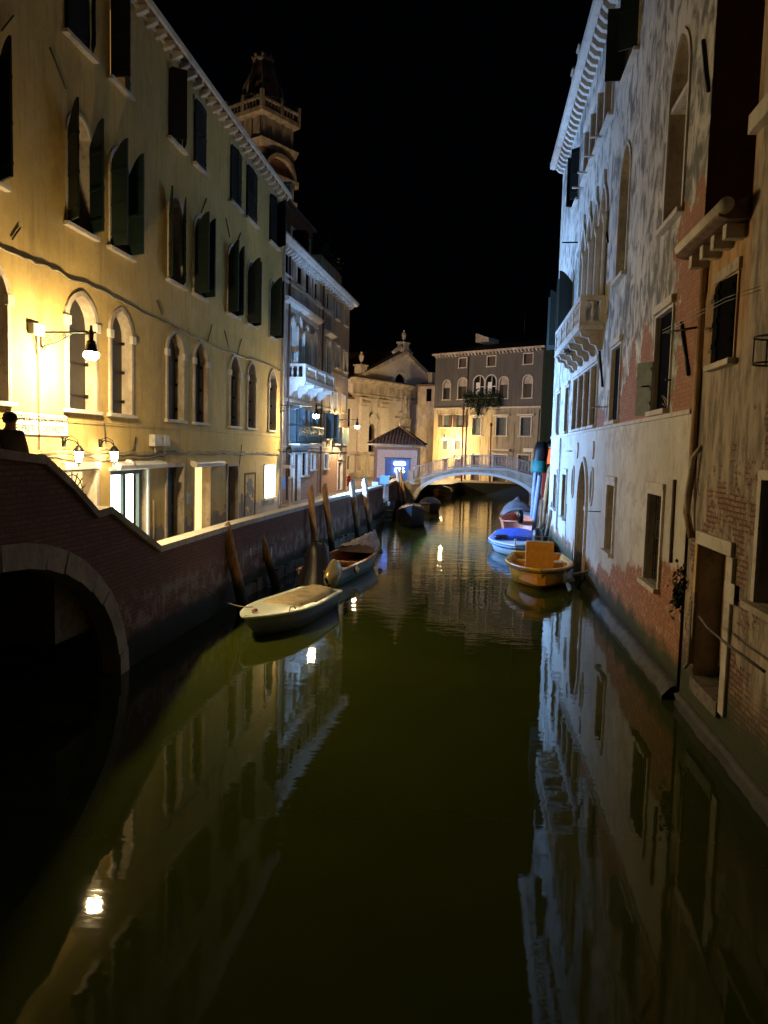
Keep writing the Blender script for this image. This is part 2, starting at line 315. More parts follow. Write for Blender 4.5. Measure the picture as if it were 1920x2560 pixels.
    M['blind'] = plain('pale_blind', (0.36, 0.30, 0.23), 0.8); M['curtain'] = plain('curtain', (0.10, 0.12, 0.12), 0.7, var=.4, scale=9)
    M['iron'] = plain('black_iron', (0.012, 0.012, 0.011), 0.4, 0.6, bump=0); M['irongreen'] = plain('green_iron', (0.03, 0.05, 0.04), 0.4, 0.3)
    M['steel'] = plain('grey_metal', (0.35, 0.35, 0.33), 0.45, 0.5); M['white'] = plain('white_paint', (0.72, 0.72, 0.68), 0.5, var=0.08); M['grey'] = plain('grey_plastic', (0.45, 0.45, 0.42), 0.5)
    M['tile'] = plain('roof_tile', (0.19, 0.115, 0.085), 0.85, var=0.4, scale=5, bump=.4); M['cable'] = plain('cable', (0.05, 0.045, 0.035), 0.6); M['cablep'] = plain('pale_cable', (0.30, 0.25, 0.16), 0.6)
    M['redp'] = plain('red_paint', (0.42, 0.03, 0.02), 0.4); M['railw'] = plain('pale_rail', (0.58, 0.52, 0.48), 0.5, var=.3); M['darkred'] = plain('dark_red', (0.22, 0.03, 0.025), 0.5)
    M['leaf'] = plain('leaves', (0.022, 0.040, 0.014), 0.7, var=.5, scale=3, bump=0); M['brown'] = plain('brown_render', (0.16, 0.075, 0.03), 0.9, var=.3, scale=2, bump=.4)
    M['cream'] = plain('cream_gelcoat', (0.64, 0.72, 0.60), 0.3, var=0.12); M['hullgrey'] = plain('grey_green_hull', (0.26, 0.32, 0.31), 0.35, var=0.15); M['tan'] = plain('tan_canvas', (0.50, 0.40, 0.22), 0.8, var=.3, scale=3, bump=.6)
    M['yellow'] = plain('yellow_gelcoat', (0.80, 0.42, 0.025), 0.35, var=0.18, scale=3); M['orange'] = plain('orange_paint', (0.70, 0.29, 0.02), 0.45, var=.15); M['bluec'] = plain('blue_canvas', (0.03, 0.09, 0.52), 0.6, var=.3, scale=3, bump=.4)
    M['hullwhite'] = plain('white_hull', (0.60, 0.64, 0.70), 0.35, var=.12); M['salmon'] = plain('salmon_paint', (0.62, 0.20, 0.12), 0.5); M['greyc'] = plain('grey_canvas', (0.22, 0.26, 0.32), 0.7, scale=3, bump=.5)
    M['blackc'] = plain('black_canvas', (0.014, 0.0135, 0.018), 0.45, scale=3, bump=.6); M['tarp'] = plain('mauve_canvas', (0.28, 0.23, 0.25), 0.7, scale=3, bump=.7); M['gold'] = plain('champagne_cowling', (0.42, 0.34, 0.16), 0.25, 0.5, var=.1)
    M['bluep'] = plain('blue_paint', (0.10, 0.22, 0.62), 0.5, var=.2); M['kiosk'] = plain('kiosk_plaster', (0.80, 0.70, 0.68), 0.8, var=.15); M['kioskpink'] = plain('pink_plaster', (0.42, 0.28, 0.24), 0.85)
    M['teal'] = plain('teal_canvas', (0.02, 0.20, 0.18), 0.6); M['skin'] = plain('skin', (0.30, 0.17, 0.11), 0.6, bump=0); M['cloth'] = plain('dark_coat', (0.06, 0.05, 0.045), 0.9); M['hair'] = plain('dark_hair', (0.02, 0.015, 0.01), 0.6)
    M['poleblue'] = plain('blue_pole_paint', (0.26, 0.30, 0.48), 0.5); M['church'] = plain('church_stone', (0.60, 0.54, 0.47), 0.85, var=.14, scale=4, bump=.4); M['sign'] = plain('white_sign', (0.68, 0.66, 0.58), 0.8, var=.1)
    M['ink'] = plain('black_letters', (0.03, 0.025, 0.02), 0.8, bump=0); M['towerbrick'] = plain('tower_brick', (0.45, 0.26, 0.15), 0.9, var=.5, scale=1); M['fender'] = plain('fender', (0.45, 0.43, 0.33), .5)
    M['bulb'] = emit('lamp_glow', WARM, 1); M['panelglow'] = emit('white_panel_glow', (0.85, 0.93, 1.0), LIGHT['panel']); M['shopglow'] = emit('shop_glow', (0.95, 1.0, 0.80), LIGHT['shop'])
    M['doorglow'] = emit('doorway_glow', (1.0, 0.66, 0.26), 1.8); M['neon'] = emit('white_neon', (0.75, 0.88, 1.0), 14); M['redglow'] = emit('red_glow', (1.0, 0.12, 0.04), 2.5); M['winwarm'] = emit('lit_window', (1.0, 0.5, 0.15), 0.35); M['winred'] = emit('red_lit_window', (1.0, 0.22, 0.08), 0.12); M['stallglow'] = emit('stall_glow', (1.0, 0.9, 0.7), 5)
build_materials()
def glow(name, col, watts, area):
    m = emit(name, col, watts/(pi*area)/max(col)); return m
# ------------------------------------------------------------------ wall pieces
def leaf(parent, fr, hu, dirn, L, v0, vs, va, ang, mat, w0=0.02, t=0.045, name='shutter'):
    """one shutter leaf; hu hinge, dirn +1 when the closed leaf runs towards +u, ang opening in degrees"""
    a = radians(ang); n = 7; pts = [(0, v0)]
    pts += [(L*i/n, vs+(va-vs)*sin(pi/2*i/n)) for i in range(n+1)] if va > vs else [(0, vs), (L, vs)]
    pts.append((L, v0)); m = MB(fr); k = len(pts); vs_ = []
    for off in (0, t):
        for s_, v in pts: vs_.append(m.P(hu+dirn*(s_*cos(a)+off*sin(a)*1), v, w0+s_*sin(a)-off*cos(a)*(1 if ang > 45 else -1)))
    tr = tessellate_polygon([[Vector((p[0], p[1], 0)) for p in pts]])
    m.add(vs_, [tuple(q) for q in tr]+[tuple(k+i for i in q) for q in tr]+[(i, (i+1) % k, k+(i+1) % k, k+i) for i in range(k)])
    for vb in (v0+0.25, (v0+vs)/2, vs-0.15):      # battens across the planks
        q = [m.P(hu+dirn*(s_*cos(a)+o*sin(a)), v, w0+s_*sin(a)-o*cos(a)*(1 if ang > 45 else -1)) for o in (-0.02, t+0.02) for s_ in (0.02, L-0.02) for v in (vb-0.035, vb+0.035)]
        m.add(q, [(0,1,3,2),(4,6,7,5),(0,4,5,1),(2,3,7,6),(0,2,6,4),(1,5,7,3)])
    return m.build(name, mat, parent)
def sill(parent, fr, u0, u1, v, mat, out=0.12, h=0.09, name='sill'):
    return MB(fr).box(u0, u1, v-h, v, 0.003, out).build(name, mat, parent, bevel=0.008)
def pane(parent, fr, outline, w, mat, name='pane'):
    return MB(fr).prism(outline, w-0.02, w).build(name, mat, parent)
def shrink(pts, d):
    us = [p[0] for p in pts]; c = (min(us)+max(us))/2; vm = max(p[1] for p in pts); v0 = min(p[1] for p in pts)
    h = (max(us)-min(us))/2; return [(c+(u-c)*(h+d)/h, v if v <= v0+1e-6 else v+d*min(1, (v-v0)/(vm-v0)*1.0)) for u, v in pts]
def surround(parent, fr, outline, d, mat, out=0.05, name='window', inn=0.0):
    return MB(fr).ring(shrink(outline, d), outline, -inn+0.002, out).build(name, mat, parent)
def corbels(mb, u0, u1, step, v0, v1, depth, wid=0.16, mi=0):
    n = int((u1-u0)/step)
    for i in range(n):
        u = u0+(i+0.5)*(u1-u0)/n; mb.prism_w(u-wid/2, u+wid/2, [(0.0, v0), (depth*0.55, v0+0.05), (depth, v1-0.12), (depth, v1), (0.0, v1)], mi)
def ledge(r, f, u0, u1, wid, h, amp, seed):
    """uneven worn kerb of wet stone just above the water"""
    rng = random.Random(seed); b = MB(f); n = int((u1-u0)/.12); vs = []; k = 6
    ph = [rng.uniform(0, 6) for _ in range(3)]
    for i in range(n+1):
        u = u0+(u1-u0)*i/n; q = amp*(sin(u*2.3+ph[0])*.5+sin(u*5.1+ph[1])*.3)+rng.uniform(-amp, amp)*.35; q2 = rng.uniform(-amp, amp)*.3
        for w, v in ((.0, h+.16+q2), (.10, h+.12+q2), (wid*.7+q, h+.04+q2), (wid+q, h*.6), (wid+q*1.2, .0), (wid*.9, -.4)): vs.append(b.P(u, v, w))
    b.add(vs, [(i*k+j, i*k+j+1, (i+1)*k+j+1, (i+1)*k+j) for i in range(n) for j in range(k-1)], 0, True); return b.build('water_ledge', M['wetstone'], r)
def prism_w(s, u0, u1, prof, mi=0):
    """profile in (w, v) swept along u"""
    n = len(prof); vs = [s.P(u0, v, w) for w, v in prof]+[s.P(u1, v, w) for w, v in prof]
    tr = tessellate_polygon([[Vector((a, b, 0)) for a, b in prof]])
    return s.add(vs, [tuple(t) for t in tr]+[tuple(n+i for i in t) for t in tr]+[(i, (i+1) % n, n+(i+1) % n, n+i) for i in range(n)], mi)
MB.prism_w = prism_w
def bars(parent, fr, u0, u1, v0, v1, w, n=6, m=4, name='grille', mat=None, r=0.009):
    b = MB(fr)
    for i in range(n): u = u0+(i+0.5)*(u1-u0)/n; b.tube([(u, v0, w), (u, v1, w)], r, 5)
    for i in range(m): v = v0+(i+0.5)*(v1-v0)/m; b.tube([(u0, v, w+0.01), (u1, v, w+0.01)], r*1.2, 5)
    return b.build(name, mat or M['iron'], parent)
def baluster(mb, u, v0, v1, w, r=0.06, n=8, mi=0):
    h = v1-v0; prof = [(r, 0), (r, .08), (.5*r, .12), (.8*r, .3), (1.0*r, .42), (.45*r, .7), (.5*r, .82), (r, .9), (r, 1)]
    c = mb.P(u, v0, w); return mb.lathe([(a, b*h) for a, b in prof], c, n, mi)

# ================================================================== ground and water
def ground():
    struct(MB().quad([(-80, -40, 0), (60, -40, 0), (60, 160, 0), (-80, 160, 0)]).build('water', M['water']))
    b = MB(); v = [(-9.2, -12), (-6.25, -12)]
    pts = [(-60, 13.2), (-6.35, 13.2), (-6.35, 20), (-5.5, 44), (-5.7, 57), (-5.0, 61), (-4.6, 66), (-2.2, 70), (-1.5, 75), (60, 75), (60, 150), (-60, 150)]
    b.fr = None
    n = len(pts); vs = [(x, y, -0.5) for x, y in pts]+[(x, y, 1.2) for x, y in pts]
    tr = tessellate_polygon([[Vector((a, c, 0)) for a, c in pts]])
    b.add(vs, [tuple(n+i for i in t) for t in tr]); b.add(vs, [(i, (i+1)%n, n+(i+1)%n, n+i) for i in range(n)], 1)
    struct(b.build('pavement', [M['paving'], M['wetstone']]))
    b = MB(); pts = [(3.7, 37.6), (60, 37.6), (60, 60.5), (4.3, 60.5), (4.3, 44), (3.7, 44)]
    n = len(pts); vs = [(x, y, -0.5) for x, y in pts]+[(x, y, 1.2) for x, y in pts]
    tr = tessellate_polygon([[Vector((a, c, 0)) for a, c in pts]])
    b.add(vs, [tuple(n+i for i in t) for t in tr]+[(i, (i+1) % n, n+(i+1) % n, n+i) for i in range(n)])
    struct(b.build('quay_pavement', M['paving']))
ground()

# ================================================================== long ochre house on the left
FL = Frame(-9.1, 0, 0, -1, u0=8)
def ochre_house():
    r = wthing('ochre_house', 'long ochre plastered house with green shutters along the left quay', 'house', FL)
    f = FL; holes = []; L1 = [(12.55, 14.05), (16.03, 17.51), (18.05, 19.40), (21.55, 23.0), (23.72, 25.1), (27.3, 28.65), (29.48, 30.78), (32.62, 34.02)]
    L2 = [(12.5, 13.98), (16.03, 17.45), (18.0, 19.4), (21.57, 23.0), (23.57, 24.85), (26.92, 28.3), (29.23, 30.6), (32.55, 33.92)]
    L3 = [(12.4, 13.8), (16.04, 17.4), (18.07, 19.3), (21.6, 22.9), (23.57, 24.78), (27.1, 28.54), (29.03, 30.6), (32.34, 33.95)]
    o1 = [arch(a+.13, b-.13, 4.93, 6.93, 7.52, 10, .25) for a, b in L1]; o2 = [arch(a+.2, b-.2, 8.99, 10.9, 11.45, 8) for a, b in L2]; o3 = [rect(a+.15, b-.15, 12.99, 14.9) for a, b in L3]
    doors = [rect(16.05, 17.35, 1.1, 3.5), rect(18.2, 20.3, 1.1, 3.48), rect(21.68, 22.95, 1.1, 3.5), rect(23.95, 25.45, 1.1, 3.45), rect(27.25, 28.45, 1.1, 3.42), rect(32.22, 33.95, 1.97, 3.37), rect(29.45, 30.85, 1.22, 3.07)]
    b = MB(f); b.wall([(6, 0), (6, 15.45), (34.85, 15.45), (34.85, 0)], o1+o2+o3+doors[:6], 0.32, 9, 0, 1)
    w_ = b.build('wall', [M['ochre'], M['ostone']], r)
    MB(f).prism_w(5.9, 35.0, [(-9.2, 15.452), (0.30, 15.452), (0.30, 15.6), (-4.5, 17.6), (-9.2, 15.6)]).build('roof', M['tile'], r)
    b = MB(f); corbels(b, 8, 34.85, 0.56, 15.22, 15.452, 0.3, 0.15); b.prism_w(5.9, 34.95, [(0.3, 15.46), (0.36, 15.50), (0.38, 15.62), (0.30, 15.66), (0.305, 15.47)]); b.box(5.95, 34.86, 15.36, 15.449, 0.0, 0.08); b.build('cornice', M['stone'], r)
    for i, (a, c) in enumerate(L1):
        s_ = surround(r, f, o1[i], .11, M['ostone'], .06)
        sill(s_, f, a-.06, c+.08, 4.93, M['stone']); 
        for u in (a+.06, c-.06): MB(f).box(u-.11, u+.11, 6.78, 6.98, .003, .10).build('capital', M['stone'], s_, bevel=.01)
        mt = M['shut_b']; cc = (a+c)/2; half = [p for p in o1[i] if p[0] <= cc+1e-4]; h2 = [p for p in o1[i] if p[0] >= cc-1e-4]
        l = MB(f).prism(half+[(cc-.008, 4.93)], -.26, -.22).build('shutter', mt, s_); q = MB(f).prism([(cc+.008, 4.93)]+h2, -.265, -.225).build('shutter', mt, s_)
        for v in (5.25, 6.0, 6.75): MB(f).box(a+.2, c-.135, v, v+.035, -.219, -.205).box(c-.19, c-.137, v-.02, v+.06, -.204, -.14).build('hinge', M['iron'], s_)
    opn = [(120, 60), (130, 60), (108, 70), (150, 30), (100, 66), (120, 50), (95, 50), (92, 60)]
    for i, (a, c) in enumerate(L2):
        s_ = surround(r, f, o2[i], .08, M['stone'], .04); sill(s_, f, a, c, 8.99, M['stone'], .14)
        pane(s_, f, o2[i], -.3, M['glass'])
        MB(f).box(a+.25, c-.25, 10.86, 10.93, -.29, -.2).build('transom', M['ostone'], s_)
        an, af = opn[i]
        leaf(s_, f, a+.2, 1, .52, 9.02, 10.95, 11.5, an, M['shut_g']); leaf(s_, f, c-.2, -1, .52, 9.02, 10.95, 11.5, af, M['shut_g'])
    op3 = [(10, 10), (20, 35), (88, 14), (55, 30), (4, 4), (3, 5), (4, 3), (8, 48)]
    for i, (a, c) in enumerate(L3):
        s_ = MB(f).box(a+.05, c-.05, 14.9, 15.02, .003, .07).build('window', M['stone'], r); sill(s_, f, a, c, 12.99, M['stone'], .15)
        pane(s_, f, rect(a+.15, c-.15, 12.99, 14.9), -.3, M['winwarm'] if i == 2 else M['dark'])
        an, af = op3[i]; L = (c-a)/2-.14
        leaf(s_, f, a+.13, 1, L, 13.0, 14.95, 14.95, an, M['shut_k'], w0=.03); leaf(s_, f, c-.13, -1, L, 13.0, 14.95, 14.95, af, M['shut_k'], w0=.03)
    # doors
    d = surround(r, f, doors[0], .13, M['stone'], .07, 'door'); MB(f).box(15.88, 17.5, 3.56, 3.72, .003, .11).build('lintel', M['stone'], d)
    pane(d, f, rect(16.05, 17.35, 1.1, 2.9), -.28, M['orangedoor'], 'leaf'); g = MB(f)
    pane(d, f, rect(16.05, 17.35, 2.9, 3.5), -.3, M['doorglow'], 'fanlight')
    for i in range(9): a = pi*i/8; g.tube([(16.7, 2.93, -.2), (16.7+.65*cos(a), 2.93+.56*sin(a), -.2)], .014, 5)
    for rr in (.25, .45): g.tube([(16.7+rr*1.1*cos(pi*i/12), 2.93+rr*1.1*sin(pi*i/12), -.2) for i in range(13)], .013, 5)
    g.build('grille', M['iron'], d)
    d = MB(f).box(20.3, 20.42, 1.2, 3.55, .003, .05).box(18.1, 20.3, 3.48, 3.56, .003, .05).build('shop_front', M['white'], r)
    b = MB(f); 
    for u0, u1 in ((18.2, 18.32), (19.12, 19.28), (20.08, 20.24)): b.box(u0, u1, 1.2, 3.36, -.2, -.12)
    b.box(18.2, 20.24, 3.36, 3.46, -.2, -.12); b.build('door_frame', M['shut_dg'], d)
    pane(d, f, rect(18.25, 20.1, 1.2, 3.36), -.3, M['shopglow'], 'lit_pane'); MB(f).tube([(19.38, 1.9, -.1), (19.38, 1.92, -.04), (19.38, 2.3, -.04), (19.38, 2.32, -.1)], .015, 6).build('handle', M['iron'], d)
    b = MB(f); b.box(19.5, 19.8, 2.02, 2.06, -.275, -.27); b.box(19.5, 19.75, 1.9, 1.93, -.275, -.27); b.box(18.5, 18.95, 1.95, 2.1, -.275, -.27); b.build('notice', M['shut_dg'], d)
    d = surround(r, f, doors[2], .12, M['ostone'], .05, 'door'); pane(d, f, doors[2], -.28, M['shut_dg'], 'leaf'); k = MB(f)
    for a, c in ((21.8, 22.25), (22.38, 22.83)):
        for v0, v1 in ((1.35, 2.1), (2.25, 2.95)): k.ring(rect(a, c, v0, v1)+[(a, v0)], rect(a+.05, c-.05, v0+.05, v1-.05)+[(a+.05, v0+.05)], -.28, -.25)
    k.build('panel', M['shut_dg'], d); bars(d, f, 21.7, 22.93, 3.1, 3.48, -.2, 7, 2); MB(f).box(21.75, 22.0, 2.55, 2.63, -.279, -.26).build('letter_box', M['white'], d)
    d = surround(r, f, doors[3], .06, M['ostone'], .02, 'doorway'); pane(d, f, doors[3], -.3, M['doorglow'], 'lit_back'); MB(f).box(23.96, 24.05, 1.2, 3.44, -.2, -.02).build('door_edge', M['shut_dg'], d)
    d = surround(r, f, doors[4], .1, M['ostone'], .05, 'door'); pane(d, f, rect(27.25, 28.45, 1.1, 3.42), -.28, M['dwood'], 'leaf')
    MB(f).box(27.3, 27.7, 2.45, 2.5, -.279, -.25).build('handle', M['steel'], d)
    d = surround(r, f, doors[5], .07, M['stone'], .05, 'display_case'); pane(d, f, doors[5], -.06, M['panelglow'], 'lit_panel'); sill(d, f, 32.1, 34.05, 1.93, M['stone'])
    # walled-up doorway with fallen plaster
    b = MB(f); b.ring(rect(29.4, 30.9, 1.2, 3.12), rect(29.47, 30.83, 1.2, 3.05), .003, .03); b.build('blocked_door', M['brown'], r)
    rng = random.Random(3); b = MB(f)
    for (cu, cv, sx, sy) in ((30.15, 2.6, .5, .4), (29.9, 2.0, .4, .35), (30.4, 1.7, .35, .3), (29.2, 1.75, .25, .35), (29.1, 2.15, .2, .2), (30.55, 2.3, .2, .3)):
        pts = []
        for i in range(22): a = 2*pi*i/22; q = rng.uniform(.6, 1.05); pts.append((cu+sx*q*cos(a), cv+sy*q*sin(a)))
        b.prism(pts, .0, .004+.001*cu % .003)
    b.build('bare_patch', M['dstone'], r)
    # awnings, rods, wiring
    for u0, u1, v in ((18.3, 21.2, 3.62), (23.6, 26.4, 3.58)):
        a = MB(f).prism_w(u0, u1, [(.003, v-.05), (.12, v-.12), (.22, v-.1), (.24, v), (.2, v+.06), (.003, v+.1)]).build('awning_box', M['white'], r, bevel=.01)
    rods = [(('Z1', 420, 410), ('Z1', 560, 770)), (('Z1', 165, 1965), ('Z1', 95, 2070)), (('Z1', 0, 265), ('Z1', 105, 135)), (('Z2', 632, 1625), ('Z2', 578, 1770)), (('Z2', 830, 1825), ('Z2', 872, 2020)), (('Z2', 985, 1975), ('Z2', 943, 2080)), (('Z4', 97, 352), ('Z4', 135, 465)), (('Z4', 532, 540), ('Z4', 497, 680)), (('Z4', 630, 590), ('Z4', 668, 740)), (('Z4', 765, 655), ('Z4', 727, 790)), (('Z4', 768, 1490), ('Z4', 740, 1700)), (('Z3', 890, 1440), ('Z3', 905, 1620)), (('Z3', 1165, 1565), ('Z3', 1135, 1690))]
    for p, q in rods:
        a = f.uv(p); c = f.uv(q); MB(f).tube([(a[0], a[1], .03), (c[0], c[1], .03)], .018, 5).build('wall_anchor', M['cable'], r)
    def cable(pts, name='cable', rad=.03, mat='cablep', sag=.03, n=4, seed=1):
        rg = random.Random(seed); uv = [f.uv(p) if isinstance(p[0], str) else p for p in pts]; out = []
        for i in range(len(uv)-1):
            for k in range(n): t = k/n; out.append((uv[i][0]+(uv[i+1][0]-uv[i][0])*t, uv[i][1]+(uv[i+1][1]-uv[i][1])*t+rg.uniform(-sag, sag), .045))
        out.append((*uv[-1], .045)); MB(f).tube(out, rad, 6).build(name, M[mat], r)
    cable([(8.0, 8.1), (12.5, 7.95), ('Z3', 130, 0), ('Z3', 380, 85), ('Z3', 600, 200), ('Z3', 880, 300), ('Z3', 1200, 480), ('Z3', 1400, 570), ('Z4', 245, 580), ('Z4', 490, 685), ('Z4', 600, 740), ('Z4', 770, 800), ('Z4', 900, 830), ('Z4', 1075, 910)], n=5, rad=.028)
    for j in range(4):
        cable([(15.0+j*.1, 4.0-j*.06), (17.5, 3.98-j*.09), (20.1, 3.92-j*.06), (22.0, 3.99-j*.03), (24.5, 3.93), (26.5, 3.98-j*.02), (29.0, 3.96-j*.04), (32.0, 3.92), (34.7, 3.84)], rad=.016, mat='cable' if j % 2 else 'cablep', sag=.05, n=6, seed=j+3)
    cable([(9, 4.66), (16.3, 4.66), (27, 4.66), (34.8, 4.66)], rad=.008, sag=.015, mat='cablep')
    for (a, c) in ((20.42, 20.95), (21.05, 21.48)):
        e = MB(f).box(a, c, 4.12, 4.45, .01, .2).build('meter_box', M['grey'], r, bevel=.02)
        MB(f).tube([(a+.2, 4.12, .1), (a+.22, 3.98, .1), (a+.35, 3.9, .06), (a+.4, 4.0, .05)], .018, 6).build('conduit', M['grey'], e)
    MB(f).tube([(34.8, 15.4, .1), (34.8, 13.0, .1), (34.8, 1.25, .1)], .05, 8).build('downpipe', M['ostone'], r)
    MB(f).box(23.2, 23.5, 2.3, 2.65, .003, .05).build('bell_plate', M['grey'], r)
    MB(f).tube([(20.7, 2.6, .03), (20.72, 1.9, .03), (20.7, 1.3, .03)], .03, 6).build('old_pipe', M['cablep'], r)
    MB(f).tube([(18.95, 3.72, .02), (18.95, 3.72, .16), (19.1, 3.62, .22)], .045, 8).build('vent_pipe', M['white'], r)
ochre_house()

# ================================================================== right house above the water
FR = Frame(3.6, 0, 0, 1, u0=13.4)
def grey_house():
    r = wthing('grey_house', 'stained grey plaster house with stone balcony rising from the water on the right', 'house', FR); f = FR
    W1 = arch(14.85, 16.2, 8.75, 11.2, 12.15, 10, .3); W2 = arch(20.2, 21.5, 8.85, 11.4, 12.2, 10, .3)
    goth = [arch(23.5+1.47*i, 24.75+1.47*i, 8.02, 11.3, 12.25, 12, .55) for i in range(4)]
    top4 = [rect(23.55+1.52*i, 24.9+1.52*i, 14.12, 15.95) for i in range(4)]; low4 = [rect(23.8+1.48*i, 25.08+1.48*i, 5.12, 6.98) for i in range(4)]
    tw = rect(20.0, 21.8, 14.15, 16.1); sw = rect(30.9, 32.2, 14.1, 16.0); w3 = rect(20.2, 21.45, 5.12, 7.05); w4 = rect(15.03, 16.35, 5.12, 7.02)
    w5 = rect(31.0, 32.1, 5.12, 6.9); w6 = rect(34.2, 35.4, 5.12, 6.9); w7 = arch(31.2, 32.4, 9.0, 10.9, 11.5); w8 = arch(34.8, 36.1, 9.0, 10.9, 11.5)
    g3 = rect(15.02, 16.2, 1.68, 3.45); g2 = rect(20.05, 21.1, 1.68, 3.42); g1 = rect(30.5, 31.7, 1.7, 3.4); g0 = rect(34.0, 35.1, 1.8, 3.3)
    por = arch(24.85, 26.85, -.3, 2.6, 4.0, 12, .2); ov = [[(23.98+.24*cos(2*pi*i/16), 3.22+.5*sin(2*pi*i/16)) for i in range(16)], [(28.5+.24*cos(2*pi*i/16), 3.2+.5*sin(2*pi*i/16)) for i in range(16)]]
    hs = [W1, W2, tw, sw, w3, w4, w5, w6, w7, w8, g3, g2, g1, g0, por]+goth+top4+low4+ov
    MB(f).wall([(13.4, -.6), (13.4, 17.55), (37.5, 17.55), (37.5, -.6)], hs, .45, 9, 0, 1).build('wall', [M['stain'], M['ostone']], r)
    b = MB(f); b.quad([b.P(13.396, -.5, -.01), b.P(13.396, 17.5, -.01), b.P(13.396, 17.5, -8.9), b.P(13.396, -.5, -8.9)]); b.build('side_wall', M['brown'], r)
    MB(f).prism_w(13.2, 37.7, [(-9.2, 17.552), (.36, 17.552), (.36, 17.7), (-4.3, 19.5), (-9.2, 17.7)]).build('roof', M['tile'], r)
    b = MB(f); corbels(b, 13.45, 37.5, .52, 17.22, 17.552, .36, .2); b.prism_w(13.3, 37.75, [(.36, 17.56), (.58, 17.6), (.6, 17.78), (.5, 17.82), (.505, 17.57)]); b.box(13.41, 37.5, 17.45, 17.549, 0, .06); b.build('cornice', M['stone'], r)
    MB(f).box(13.41, 37.5, 4.94, 5.02, 0, .05).build('string_course', M['stone'], r)
    def win(o, d, name='window', back='glass', sl=True, dep=-.4, out=.04):
        s_ = surround(r, f, o, d, M['stone'], out, name); pane(s_, f, o, dep, M[back]); us = [p[0] for p in o]
        if sl: sill(s_, f, min(us)-d-.04, max(us)+d+.04, min(p[1] for p in o), M['stone'], .14, .1)
        return s_
    s_ = win(W1, .09, back='blind'); MB(f).box(14.86, 16.19, 10.95, 11.05, -.3, .0).build('transom', M['stone'], s_); MB(f).box(14.87, 15.25, 8.8, 10.9, -.39, -.25).build('shutter', M['dwood'], s_); MB(f).box(14.9, 15.3, 11.6, 12.0, -.39, -.3).build('opening', M['dark'], s_)
    s_ = win(W2, .08, back='blind'); MB(f).box(20.21, 20.85, 8.9, 11.15, -.2, -.15).build('shutter', M['shut_blue'], s_); MB(f).box(20.86, 21.49, 8.9, 11.05, -.21, -.16).build('shutter', M['shut_blue'], s_); MB(f).box(20.5, 21.1, 11.6, 12.1, -.39, -.3).build('opening', M['dark'], s_)
    for i, o in enumerate(goth):
        s_ = surround(r, f, o, .10, M['stone'], .07); pane(s_, f, o, -.42, M['blind']); u = o[0][0]
        MB(f).lathe([(.09, 0), (.09, .1), (.06, .16), (.055, 2.9), (.1, 3.05), (.11, 3.2)], MB(f).P(u-.11, 8.05, .09), 10).build('column', M['stone'], s_)
    # pointed tips over the four lancets
    for i in range(4): c = 24.125+1.47*i; MB(f).prism([(c-.2, 12.2), (c-.05, 12.38), (c, 12.75), (c+.05, 12.38), (c+.2, 12.2)], .003, .08).build('finial', M['stone'], r)
    for i, o in enumerate(top4):
        s_ = surround(r, f, o, .07, M['stone'], .06); pane(s_, f, o, -.3, M['shut_b'] if i else M['dwood']); u = o[0][0]
        sill(s_, f, u-.1, u+1.45, 14.12, M['stone'], .16); MB(f).tube([(u+1.42, 14.02, .1), (u+1.42, 14.02, .42)], .04, 6).build('bracket', M['stone'], s_)
    MB(f).box(23.4, 29.7, 16.02, 16.25, .003, .1).build('lintel', M['stone'], r)
    for i, o in enumerate(low4):
        s_ = surround(r, f, o, .06, M['stone'], .05); pane(s_, f, o, -.14, M['dwood']); u = o[0][0]
        bars(s_, f, u, u+1.28, 5.12, 6.98, -.08, 5, 3); sill(s_, f, u-.05, u+1.33, 5.12, M['stone'], .12)
    MB(f).box(23.68, 29.75, 7.05, 7.22, .003, .09).build('lintel', M['stone'], r)
    s_ = win(tw, .06); leaf(s_, f, 20.0, 1, .5, 14.2, 16.05, 16.05, 60, M['shut_g']); leaf(s_, f, 21.8, -1, .5, 14.2, 16.05, 16.05, 95, M['shut_k'])
    s_ = win(sw, .05); leaf(s_, f, 30.9, 1, .4, 14.1, 16, 16, 50, M['shut_k']); leaf(s_, f, 32.2, -1, .4, 14.1, 16, 16, 60, M['shut_k'])
    for o, bk in ((w7, 'shut_blue'), (w8, 'shut_g')):
        s_ = win(o, .06, back=bk, dep=-.3); u0, u1 = o[0][0], o[-1][0]; leaf(s_, f, u0, 1, .55, 9.0, 10.9, 11.4, 95, M['shut_g']); leaf(s_, f, u1, -1, .55, 9.0, 10.9, 11.4, 120, M['shut_g'])
    for o in (w3, w4, w5, w6):
        s_ = win(o, .05); u0, u1 = o[0][0], o[-1][0]; MB(f).box(u0-.12, u1+.06, o[1][1]+.055, o[1][1]+.21, .003, .1).build('lintel', M['stone'], s_, bevel=.01)
        pane(s_, f, rect(u0, u1, 5.12, o[1][1]), -.07, M['dark'], 'shade_sheet')  # black sheet standing in for the shade inside the opening
    leaf(s_, f, 16.38, -1, .42, 5.05, 6.15, 6.15, 148, M['shut_blue'], name='shutter')
    MB(f).tube([(14.98, 5.65, 0), (14.98, 5.65, .1), (14.8, 5.65, .12)], .018, 5).build('catch', M['iron'], r); MB(f).tube([(16.4, 5.65, 0), (16.4, 5.65, .2), (16.9, 5.65, .22)], .018, 5).build('catch', M['iron'], r)
    rng = random.Random(5); b = MB(f)
    for i in range(14): u = rng.uniform(15.1, 15.7); b.tube([(u, 5.15, -.1), (u+rng.uniform(-.2, .25), 5.15+rng.uniform(.1, .3), rng.uniform(-.1, .02))], .008, 4)
    b.build('dry_stalks', M['board'], r)
